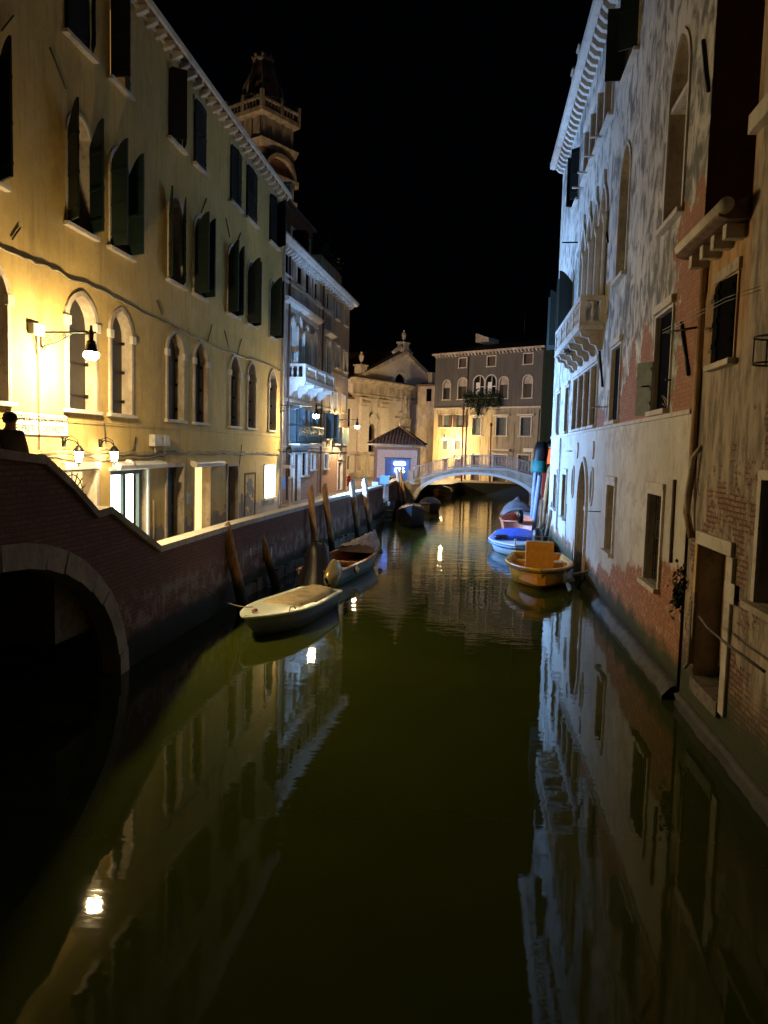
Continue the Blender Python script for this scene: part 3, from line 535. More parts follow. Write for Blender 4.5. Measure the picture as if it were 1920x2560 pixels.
    for o in (g3, g2, g1, g0):
        s_ = win(o, .11, dep=-.22, out=.05, back='dark'); u0, u1, v0, v1 = o[0][0], o[-1][0], o[0][1], o[1][1]; bars(s_, f, u0, u1, v0, v1, -.12, 7, 5)
        MB(f).box(u0-.13, u1+.15, v1+.11, v1+.24, .003, .07).build('lintel', M['stone'], s_, bevel=.01)
    s_ = surround(r, f, por, .14, M['stone'], .08, 'water_gate'); pane(s_, f, por, -.44, M['dark'], 'back'); MB(f).box(24.86, 26.84, 2.3, 2.45, -.3, -.15).build('transom', M['stone'], s_)
    bars(s_, f, 24.9, 26.8, 2.45, 3.6, -.22, 9, 1); MB(f).prism(rect(24.87, 26.83, 0, 2.3), -.43, -.38).build('gate_leaf', M['dwood'], s_)
    for o in ov: s_ = MB(f).ring([(u+(u-sum(p[0] for p in o)/16)*.35, v+(v-3.2)*.2) for u, v in o+o[:1]], o+o[:1], .003, .05).build('oval_window', M['stone'], r); pane(s_, f, o, -.3, M['shut_b'])
    b = MB(f); b.lathe([(.0, 0), (.24, .02), (.24, .04), (0, .06)], b.P(29.4, 4.3, .03), 12); b.prism([(27.6+.16*cos(i*pi/8), 4.35+.28*sin(i*pi/8)) for i in range(16)], .003, .05); b.prism([(24.0+.16*cos(i*pi/8), 4.35+.28*sin(i*pi/8)) for i in range(16)], .003, .05); b.build('medallion', M['stone'], r)
    # balcony
    bal = MB(f).box(23.2, 30.25, 7.88, 8.02, .003, .72).build('balcony', M['stone'], r, bevel=.015)
    b = MB(f)
    for u0, u1, w0, w1 in ((23.2, 30.25, .54, .72), (23.2, 23.38, .003, .535), (30.07, 30.25, .003, .535)): b.box(u0, u1, 8.72, 8.86, w0, w1); b.box(u0+.02, u1-.02, 8.02, 8.12, w0+.01, w1-.01)
    for u in (23.3, 25.0, 26.75, 28.45, 30.15): b.box(u-.1, u+.1, 8.12, 8.72, .55, .71)
    for u in (23.3, 30.15): b.box(u-.09, u+.09, 8.12, 8.72, .003, .12)
    b.build('rail', M['stone'], bal)
    for k in range(4):
        for j in range(6): baluster(MB(f), 23.3+1.7*k+.2+.26*j, 8.12, 8.72, .63, .065).build('baluster', M['stone'], bal)
    for u in (23.3, 30.15): baluster(MB(f), u, 8.12, 8.72, .33, .08).build('baluster', M['stone'], bal)
    for u in (23.5, 24.9, 26.3, 27.7, 29.1, 29.95): MB(f).prism_w(u-.13, u+.13, [(.0, 7.3), (.12, 7.32), (.2, 7.45), (.34, 7.5), (.4, 7.66), (.6, 7.7), (.66, 7.876), (.0, 7.876)]).build('corbel', M['ostone'], bal, bevel=.02)
    # iron details
    for p, q in ((('R1', 1175, 310), ('R1', 1215, 700)), (('R1', 415, 1680), ('R1', 437, 1860)), (('R2', 350, 660), ('R2', 375, 950)), (('R3', 400, 760), ('R3', 465, 1245))):
        a = f.uv(p); c = f.uv(q); MB(f).tube([(a[0], a[1], .03), (c[0], c[1], .03)], .035, 5).build('wall_anchor', M['iron'], r)
    MB(f).tube([(22.0, 5.55, 0), (22.0, 5.55, .3), (22.7, 5.55, .32)], .015, 5).build('rod', M['iron'], r); MB(f).tube([(30.5, 12.3, 0), (30.5, 12.3, .6)], .03, 5).build('rod', M['iron'], r); MB(f).tube([(22.2, 2.6, 0), (22.2, 2.6, .35)], .015, 5).build('rod', M['iron'], r)
    MB(f).tube([(14.2, 3.8, .03), (14.18, 3.1, .03), (14.15, 2.3, .03)], .035, 6).build('iron_strap', M['dwood'], r)
    MB(f).tube([(32.9, 4.9, .06), (33.0, 1.0, .06)], .045, 6).build('downpipe', M['stone'], r); MB(f).tube([(29.9, 2.3, .04), (29.8, 1.4, .06), (29.4, .8, .05)], .012, 5).build('cable', M['cable'], r)
    # two loudspeaker-like boxes on the roof edge: small chimneys
    for u in (28.9, 30.6): MB(f).box(u, u+.5, 17.8, 18.7, .05, .45).box(u-.05, u+.55, 18.7, 18.78, 0, .5).build('chimney', M['ostone'], r)
    ledge(r, f, 13.42, 24.5, .20, .10, .035, 9)
grey_house()

# ================================================================== nearest house on the right with its lower wing
FN = Frame(3.6, 0, 0, 1, u0=2)
def near_house():
    r = wthing('brick_house', 'crumbling brick house with a stone doorway at the water on the far right', 'house', FN); f = FN
    door = rect(11.08, 12.5, .5, 2.84); nw = rect(11.45, 12.4, 5.62, 6.8); rw = rect(8.9, 9.98, 2.4, 3.95); uw = rect(9.4, 10.5, 8.8, 10.8)
    MB(f).wall([(-6, -.6), (-6, 16), (11.12, 16), (11.12, 7.45), (13.2, 7.45), (13.2, -.6)], [door, nw, rw, uw], .5, 6, 0, 1).build('wall', [M['crumble'], M['ostone']], r)
    MB(f).prism_w(11.13, 13.38, [(.30, 7.46), (.42, 7.5), (.42, 7.62), (-3, 8.9), (-6, 8.9), (-6, 7.46)]).build('lower_roof', M['tile'], r)
    MB(f).tube([(11.0, 7.62, .36), (13.36, 7.62, .36)], .1, 10).build('gutter', M['stone'], r)
    for u in (11.25, 11.8, 12.35, 12.95): MB(f).box(u, u+.16, 7.24, 7.44, .003, .28).build('bracket', M['stone'], r, bevel=.01)
    MB(f).prism_w(-6.2, 11.2, [(-6.1, 16.002), (.4, 16.002), (.4, 16.15), (-3, 17.5), (-6.1, 16.15)]).build('roof', M['tile'], r)
    s_ = surround(r, f, nw, .05, M['board'], .03); pane(s_, f, nw, -.3, M['dark']); sill(s_, f, 11.3, 12.45, 5.62, M['stone'], .14); MB(f).box(11.36, 12.5, 6.855, 7.02, .003, .05).build('lintel', M['ostone'], s_)
    leaf(s_, f, 11.45, 1, .47, 5.65, 6.8, 6.8, 6, M['dark'], t=.03); leaf(s_, f, 12.4, -1, .47, 5.65, 6.8, 6.8, 9, M['dark'], t=.03); leaf(s_, f, 12.42, 1, .18, 5.6, 6.75, 6.75, 20, M['board'], t=.03)
    s_ = MB(f).box(10.9, 12.6, 2.845, 3.05, .003, .06).build('door', M['stone'], r, bevel=.01); MB(f).box(10.84, 11.075, .6, 2.4, .003, .05).build('jamb', M['stone'], s_, bevel=.01)
    MB(f).box(10.66, 11.07, 2.22, 2.5, .052, .06).build('quoin', M['stone'], s_); MB(f).box(10.82, 11.07, 2.405, 2.84, .003, .055).build('quoin', M['stone'], s_); MB(f).box(12.5, 12.62, .9, 2.84, .003, .05).build('jamb', M['ochre'], s_)
    pane(s_, f, door, -.48, M['dark'], 'back'); MB(f).prism([(11.75, .95), (11.72, 1.5), (11.8, 1.6), (11.78, 2.1), (11.9, 2.4), (11.85, 2.83), (12.49, 2.83), (12.49, .9)], -.4, -.36).build('door_leaf', M['board'], s_)
    MB(f).box(11.1, 12.45, .5, .72, -.45, .06).build('doorstep', M['dstone'], s_); MB(f).box(11.09, 11.3, .75, 2.83, -.35, -.2).build('inner_pier', M['dwood'], s_)
    s_ = surround(r, f, rw, .12, M['stone'], .05); pane(s_, f, rw, -.4, M['dark']); bars(s_, f, 8.9, 9.98, 2.4, 3.95, -.15, 6, 4); sill(s_, f, 8.7, 10.12, 2.4, M['ostone'], .16)
    s_ = surround(r, f, uw, .1, M['stone'], .05); pane(s_, f, uw, -.3, M['dark']); MB(f).box(9.2, 11.11, 8.55, 8.8, .003, .12).build('sill', M['stone'], s_)
    MB(f).tube([(13.02, 7.4, .06), (13.02, 5.2, .06), (13.05, 3.9, .06), (12.98, 3.3, .12), (12.85, 2.9, .05)], .06, 8).build('downpipe', M['board'], r); MB(f).tube([(12.75, 4.4, .0), (12.8, 4.2, .12), (12.95, 3.6, .14), (12.95, 3.2, .1)], .04, 8).build('bent_pipe', M['ostone'], r)
    MB(f).tube([(12.62, 1.9, .05), (12.6, 1.4, .05), (12.35, .95, .12), (12.62, .8, .1)], .03, 6).build('loose_pipe', M['ochre'], r)
    hoop = MB(f); c = f.uv(('R3', 1130, 1000)); cu, cv = 9.3, 5.6
    for v in (cv, cv-.3): hoop.tube([(cu+.22*cos(i*pi/8), v, .25+.22*sin(i*pi/8)) for i in range(17)], .012, 5)
    for i in range(4): hoop.tube([(cu+.22*cos(i*pi/2), cv, .25+.22*sin(i*pi/2)), (cu+.22*cos(i*pi/2), cv-.3, .25+.22*sin(i*pi/2))], .01, 5)
    hoop.build('pot_hoop', M['iron'], r)
    ledge(r, f, 4, 13.2, .10, .06, .025, 2)
    MB(f).tube([(11.15, 1.95, .35), (10.4, 1.95, .45), (9.3, 2.0, .55), (8.0, 2.05, .6)], .018, 6).build('cable', M['cable'], r)
    MB(f).tube([(12.35, 6.2, .3), (12.9, 6.2, .62)], .02, 5).build('line_bracket', M['iron'], r)
    b = MB(f)
    for d in (0, .05): b.tube([(13.0, 6.2+d, .66), (12.0, 6.25+d, .5), (11.0, 6.33+d, .3), (10.4, 6.36+d, .06)], .005, 4)
    b.build('washing_line', M['steel'], r)
near_house()
# ================================================================== side bridge, quay wall
FQ = Frame(-6.3, 0, 0, -1, u0=10)      # its face towards the canal is w = 0
def side_bridge():
    f = FQ; r = wthing('brick_bridge', 'dark brick bridge with a pale stone arch at the left edge of the canal', 'bridge', f)
    cop = [(4.0, 3.2), (6.5, 4.0), (9.34, 4.08), (10.5, 3.98), (11.25, 3.58), (12.05, 3.06), (12.52, 3.09), (14.6, 2.15)]
    ctr, rx, rz = 9.4, 3.45, 2.42
    inn = [(ctr+rx*cos(pi*i/20), .0+rz*sin(pi*i/20)) for i in range(21)]
    out = [(ctr+(rx+.33)*cos(pi*i/20), (rz+.36)*sin(pi*i/20)) for i in range(21)]
    low = [(u, v-.13) for u, v in cop]
    pts = [(14.6, -.6), (ctr+rx+.33, -.6)]+out+[(ctr-rx-.33, -.6), (4.0, -.6)]+low
    MB(f).prism(pts, -.3, 0).build('wall', M['qbrick'], r)
    b = MB(f); b.prism([(14.6, -.6), (ctr+rx+.02, -.6)]+inn+[(ctr-rx-.02, -.6), (4.0, -.6), (4.0, 1.2), (6.0, 2.9), (9.4, 3.05), (11.4, 2.82), (14.6, 1.2)], -2.79, -.302); b.build('vault', M['qbrick'], r)
    b = MB(f); k = 20
    for i in range(k):
        q = [out[i], out[i+1], inn[i+1], inn[i]]; c = (sum(p[0] for p in q)/4, sum(p[1] for p in q)/4); b.prism([(c[0]+(p[0]-c[0])*.985, c[1]+(p[1]-c[1])*.985) for p in q], -.35, .05+(.012 if i % 3 == 0 else 0))
    b.build('arch_ring', M['ostone'], r, bevel=.012)
    for w0, w1 in ((-.36, .07),):
        b = MB(f)
        for i in range(len(cop)-1):
            (a, c), (d, e) = cop[i], cop[i+1]; b.prism([(a, c-.129), (d, e-.129), (d, e), (a, c)], w0, w1)
        b.build('coping', M['ostone'], r)
    b = MB(f)
    for i in range(9): b.box(11.4+i*.36, 11.4+(i+1)*.36, 0.9, 2.86-i*.18, -2.78, -.36)
    b.build('steps', M['dstone'], r)
side_bridge()
def quay_wall():
    r = thing('quay_wall', 'long low brick quay wall with stone coping beside the canal', 'wall', (-6.3, 14.6, 0)); P = [(-6.3, 14.61), (-6.3, 20), (-5.28, 44)]; Q = [(-5.2, 46.2), (-5.6, 57.2)]
    for (seg, nm) in ((P, 1), (Q, 2)):
        for i in range(len(seg)-1):
            (x0, y0), (x1, y1) = seg[i], seg[i+1]; a = atan2(x1-x0, y1-y0); L = sqrt((x1-x0)**2+(y1-y0)**2); fr = Frame(x0+6.3, y0-14.6, a, -1)
            for name, mt, v0, v1, w0, w1 in (('wall', 'qbrick', -.6, 2.0, -.3, 0), ('coping', 'stone', 2.003, 2.14, -.34, .05)):
                o = MB(fr); 
                if name == 'coping':
                    n = int(L/1.3); 
                    for k in range(n): o.box(k*L/n+.006, (k+1)*L/n-.006, v0, v1, w0, w1)
                else: o.box(0, L, v0, v1, w0, w1)
                o = o.build(name, M[mt], r, bevel=.01 if name == 'coping' else 0); o.location = (fr.x, fr.y, 0); o.rotation_euler.z = fr.rz
            if i == len(seg)-2 and nm == 1:
                b = MB(fr); rng = random.Random(4)
                for k in range(60): u = k*L/60; b.box(u, u+L/60+.01, -.2, .32+rng.uniform(-.06, .06), .003, .10+rng.uniform(-.03, .03))
                b = b.build('footing', M['dstone'], r); b.location = (fr.x, fr.y, 0); b.rotation_euler.z = fr.rz
    return r
quay_wall()
# white plates nailed to the wall, one small box each
for i, (px, X, lab) in enumerate(((('B1', 243, 748), -6.29, 'small white plate on the quay wall between the two near mooring poles'), (('B1', 440, 790), -6.2, 'tall pale plate on the quay wall behind the second mooring pole'), (('B1', 968, 560), -5.78, 'pale plate on the quay wall beside the fourth mooring pole'), (('B1', 1218, 420), -5.6, 'pale plate on the quay wall beside the blue-topped pole'))):
    q = on(px, 'X', X); h = (.1, .26, .3, .28)[i]; MBp = MB().box(X-.02, X+.03, q.z-h, q.z+h, q.y-.07, q.y+.07); tag(MBp.build('wall_plate', M['sign'], loc=(X, q.y, q.z)), lab, 'plate', 'pale plates on the quay wall')

# ================================================================== palazzo
FP = Frame(-9.95, 39.5, .045, -1, u0=0)
def palazzo():
    r = wthing('palazzo', 'tall worn palazzo with white balcony lit blue behind the ochre house', 'house', FP); f = FP
    U = lambda *p: f.uv(('Z6', *p))
    tops = [rect(-1.2, .1, 13.0, 14.1), rect(1.35, 2.6, 12.95, 14.0), rect(3.0, 4.2, 12.8, 14.0), rect(5.0, 6.0, 12.85, 13.9), rect(8.0, 9.0, 12.85, 13.95), rect(10.6, 11.5, 12.75, 13.95), rect(13.2, 14.1, 12.75, 13.9)]
    mids = [arch(.05, 1.0, 8.35, 10.4, 11.0), arch(1.3, 2.3, 8.35, 10.6, 11.3), arch(2.75, 3.9, 8.35, 10.4, 11.0), arch(4.75, 5.65, 8.35, 10.3, 10.9), arch(8.1, 9.3, 8.3, 10.3, 10.95), rect(10.7, 11.7, 9.6, 11.0), rect(13.2, 14.2, 9.6, 10.9)]
    sm = [rect(10.7, 11.5, 6.7, 7.9), rect(13.1, 14.0, 6.7, 7.9)]
    fl1 = [rect(.3, 1.2, 4.5, 6.3), rect(1.6, 2.8, 4.5, 6.3), rect(3.2, 4.4, 4.5, 6.2), rect(5.0, 5.9, 4.9, 6.1), rect(8.4, 9.6, 4.8, 6.4), rect(10.8, 12.2, 4.5, 5.6), rect(13.2, 14.4, 4.5, 5.6)]
    gr = [rect(.2, 1.1, 2.6, 3.8), rect(1.5, 2.6, 1.2, 3.8), rect(3.0, 4.1, 2.6, 3.85), rect(5.1, 5.9, 2.9, 3.75), rect(8.3, 9.2, 2.9, 3.8), rect(12.2, 13.5, 1.3, 3.2), rect(12.5, 13.3, 3.5, 3.9)]
    allh = tops+mids+sm+fl1+gr
    MB(f).wall([(-5, 0), (-5, 14.3), (15.0, 14.3), (15.0, 0)], allh, .14, 9, 0, 1).build('wall', [M['worn'], M['stone']], r)
    b = MB(f); corbels(b, -5, 15, .5, 14.0, 14.302, .34, .2); b.prism_w(-5.1, 15.35, [(.0, 14.305), (.5, 14.33), (.62, 14.5), (.6, 14.62), (.0, 14.66)]); b.build('cornice', M['stone'], r)
    MB(f).prism_w(-5.1, 15.2, [(-9, 14.31), (-.003, 14.31), (-.003, 14.6), (-4.5, 16), (-9, 14.6)]).build('roof', M['tile'], r)
    a = MB(f).box(-5, 8.2, 14.61, 17.6, -6, -1.0).build('attic_storey', M['brown'], r)
    for u0, u1, v0, v1 in ((-3.4, -2.9, 15.3, 16.6), (-1.2, .2, 15.2, 16.8), (1.2, 2.2, 15.2, 16.8), (3.6, 4.6, 15.2, 16.5), (6.6, 7.4, 15.2, 16.8)):
        s_ = MB(f).ring(rect(u0-.12, u1+.12, v0-.12, v1+.12)+[(u0-.12, v0-.12)], rect(u0, u1, v0, v1)+[(u0, v0)], -.997, -.93).build('attic_window', M['stone'], a); MB(f).box(u0, u1, v0, v1, -.997, -.98).build('attic_pane', M['winred'] if u0 < -2 else M['dark'], a)
    MB(f).prism_w(-5.2, 8.4, [(-6.2, 17.602), (-.8, 17.602), (-.8, 17.75), (-3.5, 18.6), (-6.2, 17.75)]).build('attic_roof', M['tile'], a)
    MB(f).box(5.6, 6.1, 17.6, 19.6, -2.2, -1.7).box(5.5, 6.2, 19.6, 19.75, -2.3, -1.6).build('chimney', M['ostone'], r)
    MB(f).box(8.9, 14.8, 14.63, 16.4, -5, -.6).build('terrace_wall', M['ostone'], r)
    def w(o, back='dark', d=.1, sl=True, out=.06):
        s_ = surround(r, f, o, d, M['stone'], out); pane(s_, f, o, -.12, M[back])
        if sl: sill(s_, f, o[0][0]-d-.05, o[-1][0]+d+.05, o[0][1], M['stone'], .16, .1)
        return s_
    for i, o in enumerate(tops): w(o)
    MB(f).box(-4.9, 9.4, 12.62, 12.74, .003, .14).build('string_course', M['stone'], r)
    for i, o in enumerate(mids):
        s_ = w(o, d=.14, out=.12, sl=i > 3)
        if i < 3: b = MB(f); b.lathe([(.12, 0), (.12, .15), (.09, .22), (.085, 2.2), (.15, 2.4)], b.P(o[-1][0]+.16, 8.3, .16), 10); b.build('column', M['stone'], s_)
        if i == 4: MB(f).prism_w(7.7, 9.7, [(.003, 11.2), (.4, 11.35), (.4, 11.45), (.003, 11.6)]).build('hood', M['stone'], s_)
    MB(f).prism_w(-1.0, 6.2, [(.003, 11.55), (.3, 11.7), (.34, 11.85), (.003, 11.95)]).build('cornice_band', M['stone'], r); MB(f).box(-.9, 6.1, 11.3, 11.549, .003, .05).build('frieze', M['stone'], r)
    for o in sm: w(o, 'shut_dg', .08)
    for i, o in enumerate(fl1):
        s_ = w(o, 'winwarm' if i == 1 else 'dark', .08); u0, u1 = o[0][0], o[-1][0]
        if i in (0, 1, 2, 4, 5): leaf(s_, f, u0, 1, (u1-u0)/2, o[0][1], o[1][1], o[1][1], 110, M['shut_blue']); leaf(s_, f, u1, -1, (u1-u0)/2, o[0][1], o[1][1], o[1][1], 60+i*9, M['shut_blue'] if i < 3 else M['shut_dg'])
    for i, o in enumerate(gr):
        s_ = w(o, 'dwood' if i in (1, 5) else 'dark', .12, i not in (1, 5))
        if i in (0, 2): bars(s_, f, o[0][0], o[-1][0], o[0][1], o[1][1], -.05, 5, 5)
    MB(f).box(-4.9, 9.6, 6.6, 6.75, .003, .1).build('string_course', M['stone'], r); MB(f).box(-4.9, 9.6, 4.18, 4.28, .003, .06).build('string_course', M['stone'], r); MB(f).box(9.62, 14.98, 9.15, 9.2, .003, .05).build('string_course', M['ostone'], r)
    for u in (9.55,): MB(f).box(u-.08, u+.08, 4.3, 14.0, .003, .07).build('pilaster', M['stone'], r)
    for u in (1.2-1.4, 6.95): MB(f).tube([(u, 14.2, .1), (u, 8, .1), (u+.1, 1.4, .1)], .06, 8).build('downpipe', M['dwood'], r)
    MB(f).tube([(-4.9, 4.0, .06), (0, 3.96, .06), (5, 4.0, .06), (9, 3.92, .06), (14.9, 3.9, .06)], .035, 6).build('cable', M['cable'], r)
    # stone balcony
    bal = MB(f).box(-.1, 6.5, 7.62, 7.78, .003, 1.0).build('balcony', M['stone'], r); b = MB(f)
    for u0, u1, w0, w1 in ((-.1, 6.5, .82, 1.0), (-.1, .08, .003, .815), (6.32, 6.5, .003, .815)): b.box(u0, u1, 8.44, 8.56, w0, w1); b.box(u0, u1, 7.785, 7.87, w0, w1)
    for u in (0, 2.2, 4.3, 6.4): b.box(u-.1, u+.1, 7.87, 8.44, .83, .99)
    b.build('rail', M['stone'], bal); 
    for k, u in enumerate([.22+.2*j for j in range(10)]+[2.42+.19*j for j in range(10)]+[4.52+.19*j for j in range(10)]): baluster(MB(f), u, 7.87, 8.44, .91, .055, 6).build('baluster', M['stone'], bal)
    for ww in (.25, .55): baluster(MB(f), 0, 7.87, 8.44, ww, .07, 8).build('baluster', M['stone'], bal)
    for u in (.1, 2.1, 4.2, 6.2): MB(f).prism_w(u-.15, u+.15, [(0, 6.9), (.15, 6.92), (.25, 7.1), (.5, 7.2), (.6, 7.4), (.9, 7.45), (.95, 7.618), (0, 7.618)]).build('corbel', M['stone'], bal)
    # iron balcony
    bal = MB(f).box(-.1, 5.2, 4.3, 4.4, .003, .75).build('iron_balcony', M['stone'], r); b = MB(f)
    for v in (4.42, 5.35): b.tube([(-.05, v, .01), (-.05, v, .7), (5.15, v, .7), (5.15, v, .01)], .025, 6)
    for i in range(36): u = -.05+5.2*i/35; b.tube([(u, 4.42, .7), (u, 5.35, .7)], .012, 4)
    for i in range(12): c = .15+.43*i; b.tube([(c+.13*cos(k*pi/5), 4.9+.18*sin(k*pi/5), .7) for k in range(11)], .014, 4)
    b.build('railing', M['irongreen'], bal)
    for u in (3.9, 4.5): MB(f).box(u, u+.35, 15.2, 16.5, -.95, -.3).build('attic_railing', M['iron'], r)
palazzo()

# ================================================================== church, bell tower, far house, kiosk, footbridge
FC = Frame(-13.19, 80, .486, -1, u0=0)
def church():
    r = wthing('church', 'pale stone church front with pediment and urns beyond the kiosk', 'church', FC); f = FC; c = 9.5
    lun = arch(8.0, 10.5, 11.95, 12.0, 13.0, 12); ped = [(0.3, 11.75), (c, 15.55), (18.6, 11.75)]
    nl = arch(3.0, 4.3, 3.9, 6.3, 7.0); nr = arch(14.5, 15.8, 5.2, 6.2, 6.8)
    MB(f).wall([(0.2, 1.2), (.2, 11.6), (18.6, 11.6), (18.6, 1.2)], [nl, nr], .4, 20).build('wall', M['church'], r)
    b = MB(f); b.wall([(.5, 11.6), (c, 15.3), (18.4, 11.6)], [lun], .4, 20); b.build('pediment', M['church'], r)
    pane(r, f, lun, -.35, M['dark'], 'lunette'); surround(r, f, lun, .35, M['stone'], .1, 'lunette_frame')
    b = MB(f); 
    b.prism([(-.2, 11.71), (c, 15.62), (c, 15.18), (.9, 11.71)], .01, .6); b.prism([(19.2, 11.71), (c+.003, 15.62), (c+.003, 15.18), (18.1, 11.71)], .01, .6)
    b.build('raking_cornice', M['ostone'], r)
    b = MB(f); b.prism_w(-.3, 19.1, [(.0, 11.15), (.35, 11.2), (.9, 11.5), (.92, 11.68), (0, 11.7)]); b.prism_w(0, 18.8, [(0, 9.75), (.2, 9.8), (.25, 10.1), (0, 10.12)]); b.box(.1, 18.7, 10.12, 11.2, .003, .12); b.build('entablature', M['ostone'], r)
    for u in (1.9, 5.5, 13.4, 17.2):
        b = MB(f).box(u-.7, u+.7, 3.9, 8.8, .003, .45); b.build('pilaster', M['church'], r); k = MB(f)
        k.prism_w(u-.8, u+.8, [(.003, 8.8), (.32, 8.8), (.36, 9.0), (.5, 9.5), (.52, 9.72), (.003, 9.74)])
        for j in range(4): k.lathe([(0, 0), (.2, .1), (.22, .3), (.1, .5), (0, .5)], k.P(u-.6+.4*j, 8.95, .42), 8)
        k.build('capital', M['ostone'], r); MB(f).box(u-.85, u+.85, 1.2, 3.85, .003, .55).build('plinth', M['ostone'], r)
    b = MB(f).box(.3, 18.5, 1.2, 1.9, .56, .9).box(.3, 18.5, 3.6, 3.9, .003, .6); b.build('base_course', M['ostone'], r)
    for o, vt in ((nl, 7.4), (nr, 7.2)):
        s_ = surround(r, f, o, .18, M['stone'], .12, 'niche'); pane(s_, f, o, -.38, M['dark'] if o is nl else M['church']); u0, u1 = o[0][0], o[-1][0]
        MB(f).prism([(u0-.4, vt), ((u0+u1)/2, vt+.8), (u1+.4, vt)], .003, .3).build('small_pediment', M['stone'], s_); MB(f).box(u0-.35, u1+.35, vt-.3, vt-.003, .003, .2).build('small_frieze', M['stone'], s_)
    b = MB(f); b.prism_w(8.1, 11.1, [(0, 6.9), (.3, 7.0), (.5, 7.6), (.7, 7.7), (.7, 7.85), (0, 7.9)]); b.box(8.9, 10.6, 7.9, 8.5, .003, .5); b.prism_w(8.7, 10.9, [(0, 5.6), (.2, 5.7), (.45, 6.6), (.6, 6.75), (0, 6.89)]); b.build('sarcophagus', M['ostone'], r)
    b = MB(f); q = b.P(9.8, 8.5, .3); b.lathe([(.32, 0), (.36, .4), (.26, 1.0), (.34, 1.35), (.3, 1.55), (.12, 1.62), (.1, 1.7), (.17, 1.78), (.18, 1.95), (.08, 2.08)], q, 12); b.tube([b.P(9.5, 9.95, .3), b.P(9.35, 9.5, .45), b.P(9.6, 9.3, .55)], .09, 6, raw=True); b.tube([b.P(10.1, 9.95, .3), b.P(10.25, 9.5, .45), b.P(10.0, 9.2, .55)], .09, 6, raw=True); b.build('carved_figure', M['ostone'], r)
    def urn(u, v, nm='urn'):
        b = MB(f); b.lathe([(.12, 0), (.12, .12), (.06, .2), (.2, .45), (.28, .8), (.26, 1.0), (.14, 1.1), (.1, 1.2), (.14, 1.28), (.03, 1.4)], b.P(u, v, .1), 12); return b.build(nm, M['ostone'], r)
    for u, v, s_ in ((1.4, 12.2, 1), (c, 15.6, 1)):
        b = MB(f).box(u-.5, u+.5, v-.45 if u < 5 else v-.3, v+.8, -.4, .5).box(u-.65, u+.65, v+.8, v+.95, -.5, .6); b.build('pedestal', M['ostone'], r); urn(u, v+.96)
    b = MB(f)
    for i in range(5): t = i/5; q = b.P(c-.9-1.6*t, 15.55-.75*t, .2); b.lathe([(0, 0), (.3-.03*i, .15), (.28, .5-.05*i), (0, .6-.05*i)], q, 8)
    for i in range(2): q = b.P(c+.9+.5*i, 15.5-.3*i, .2); b.lathe([(0, 0), (.25, .15), (.22, .4), (0, .5)], q, 8)
    b.build('volute', M['ostone'], r)
    MB(f).prism([(.2, 11.9), (c, 15.75), (18.9, 11.9), (c, 15.66)], -20, -.02).build('roof', M['tile'], r)
    MB(f).prism([(6.3+.45*cos(i*pi/8), 2.8+.6*sin(i*pi/8)) for i in range(16)], .003, .1).build('relief', M['ostone'], r)
    MB(f).tube([(c-.1, 17.4, .1), (c-.1, 17.9, .1)], .02, 4).build('spike', M['iron'], r)
    # steps in front and the lower side wing
    s_ = MB(f).wall([(-7, 1.2), (-7, 9.4), (.18, 9.4), (.18, 1.2)], [rect(-.5, .0, 2, 3.4), rect(-.6, .05, 6.5, 8.4)], .3, 8).build('side_wing', M['church'], r); pane(s_, f, rect(-.5, .0, 2, 3.4), -.25, M['dark']); pane(s_, f, rect(-.6, .05, 6.5, 8.4), -.25, M['dark']); MB(f).prism_w(-7, .1, [(-8, 9.4), (.3, 9.4), (.3, 9.6), (-8, 12.2)]).build('wing_roof', M['tile'], s_)
church()

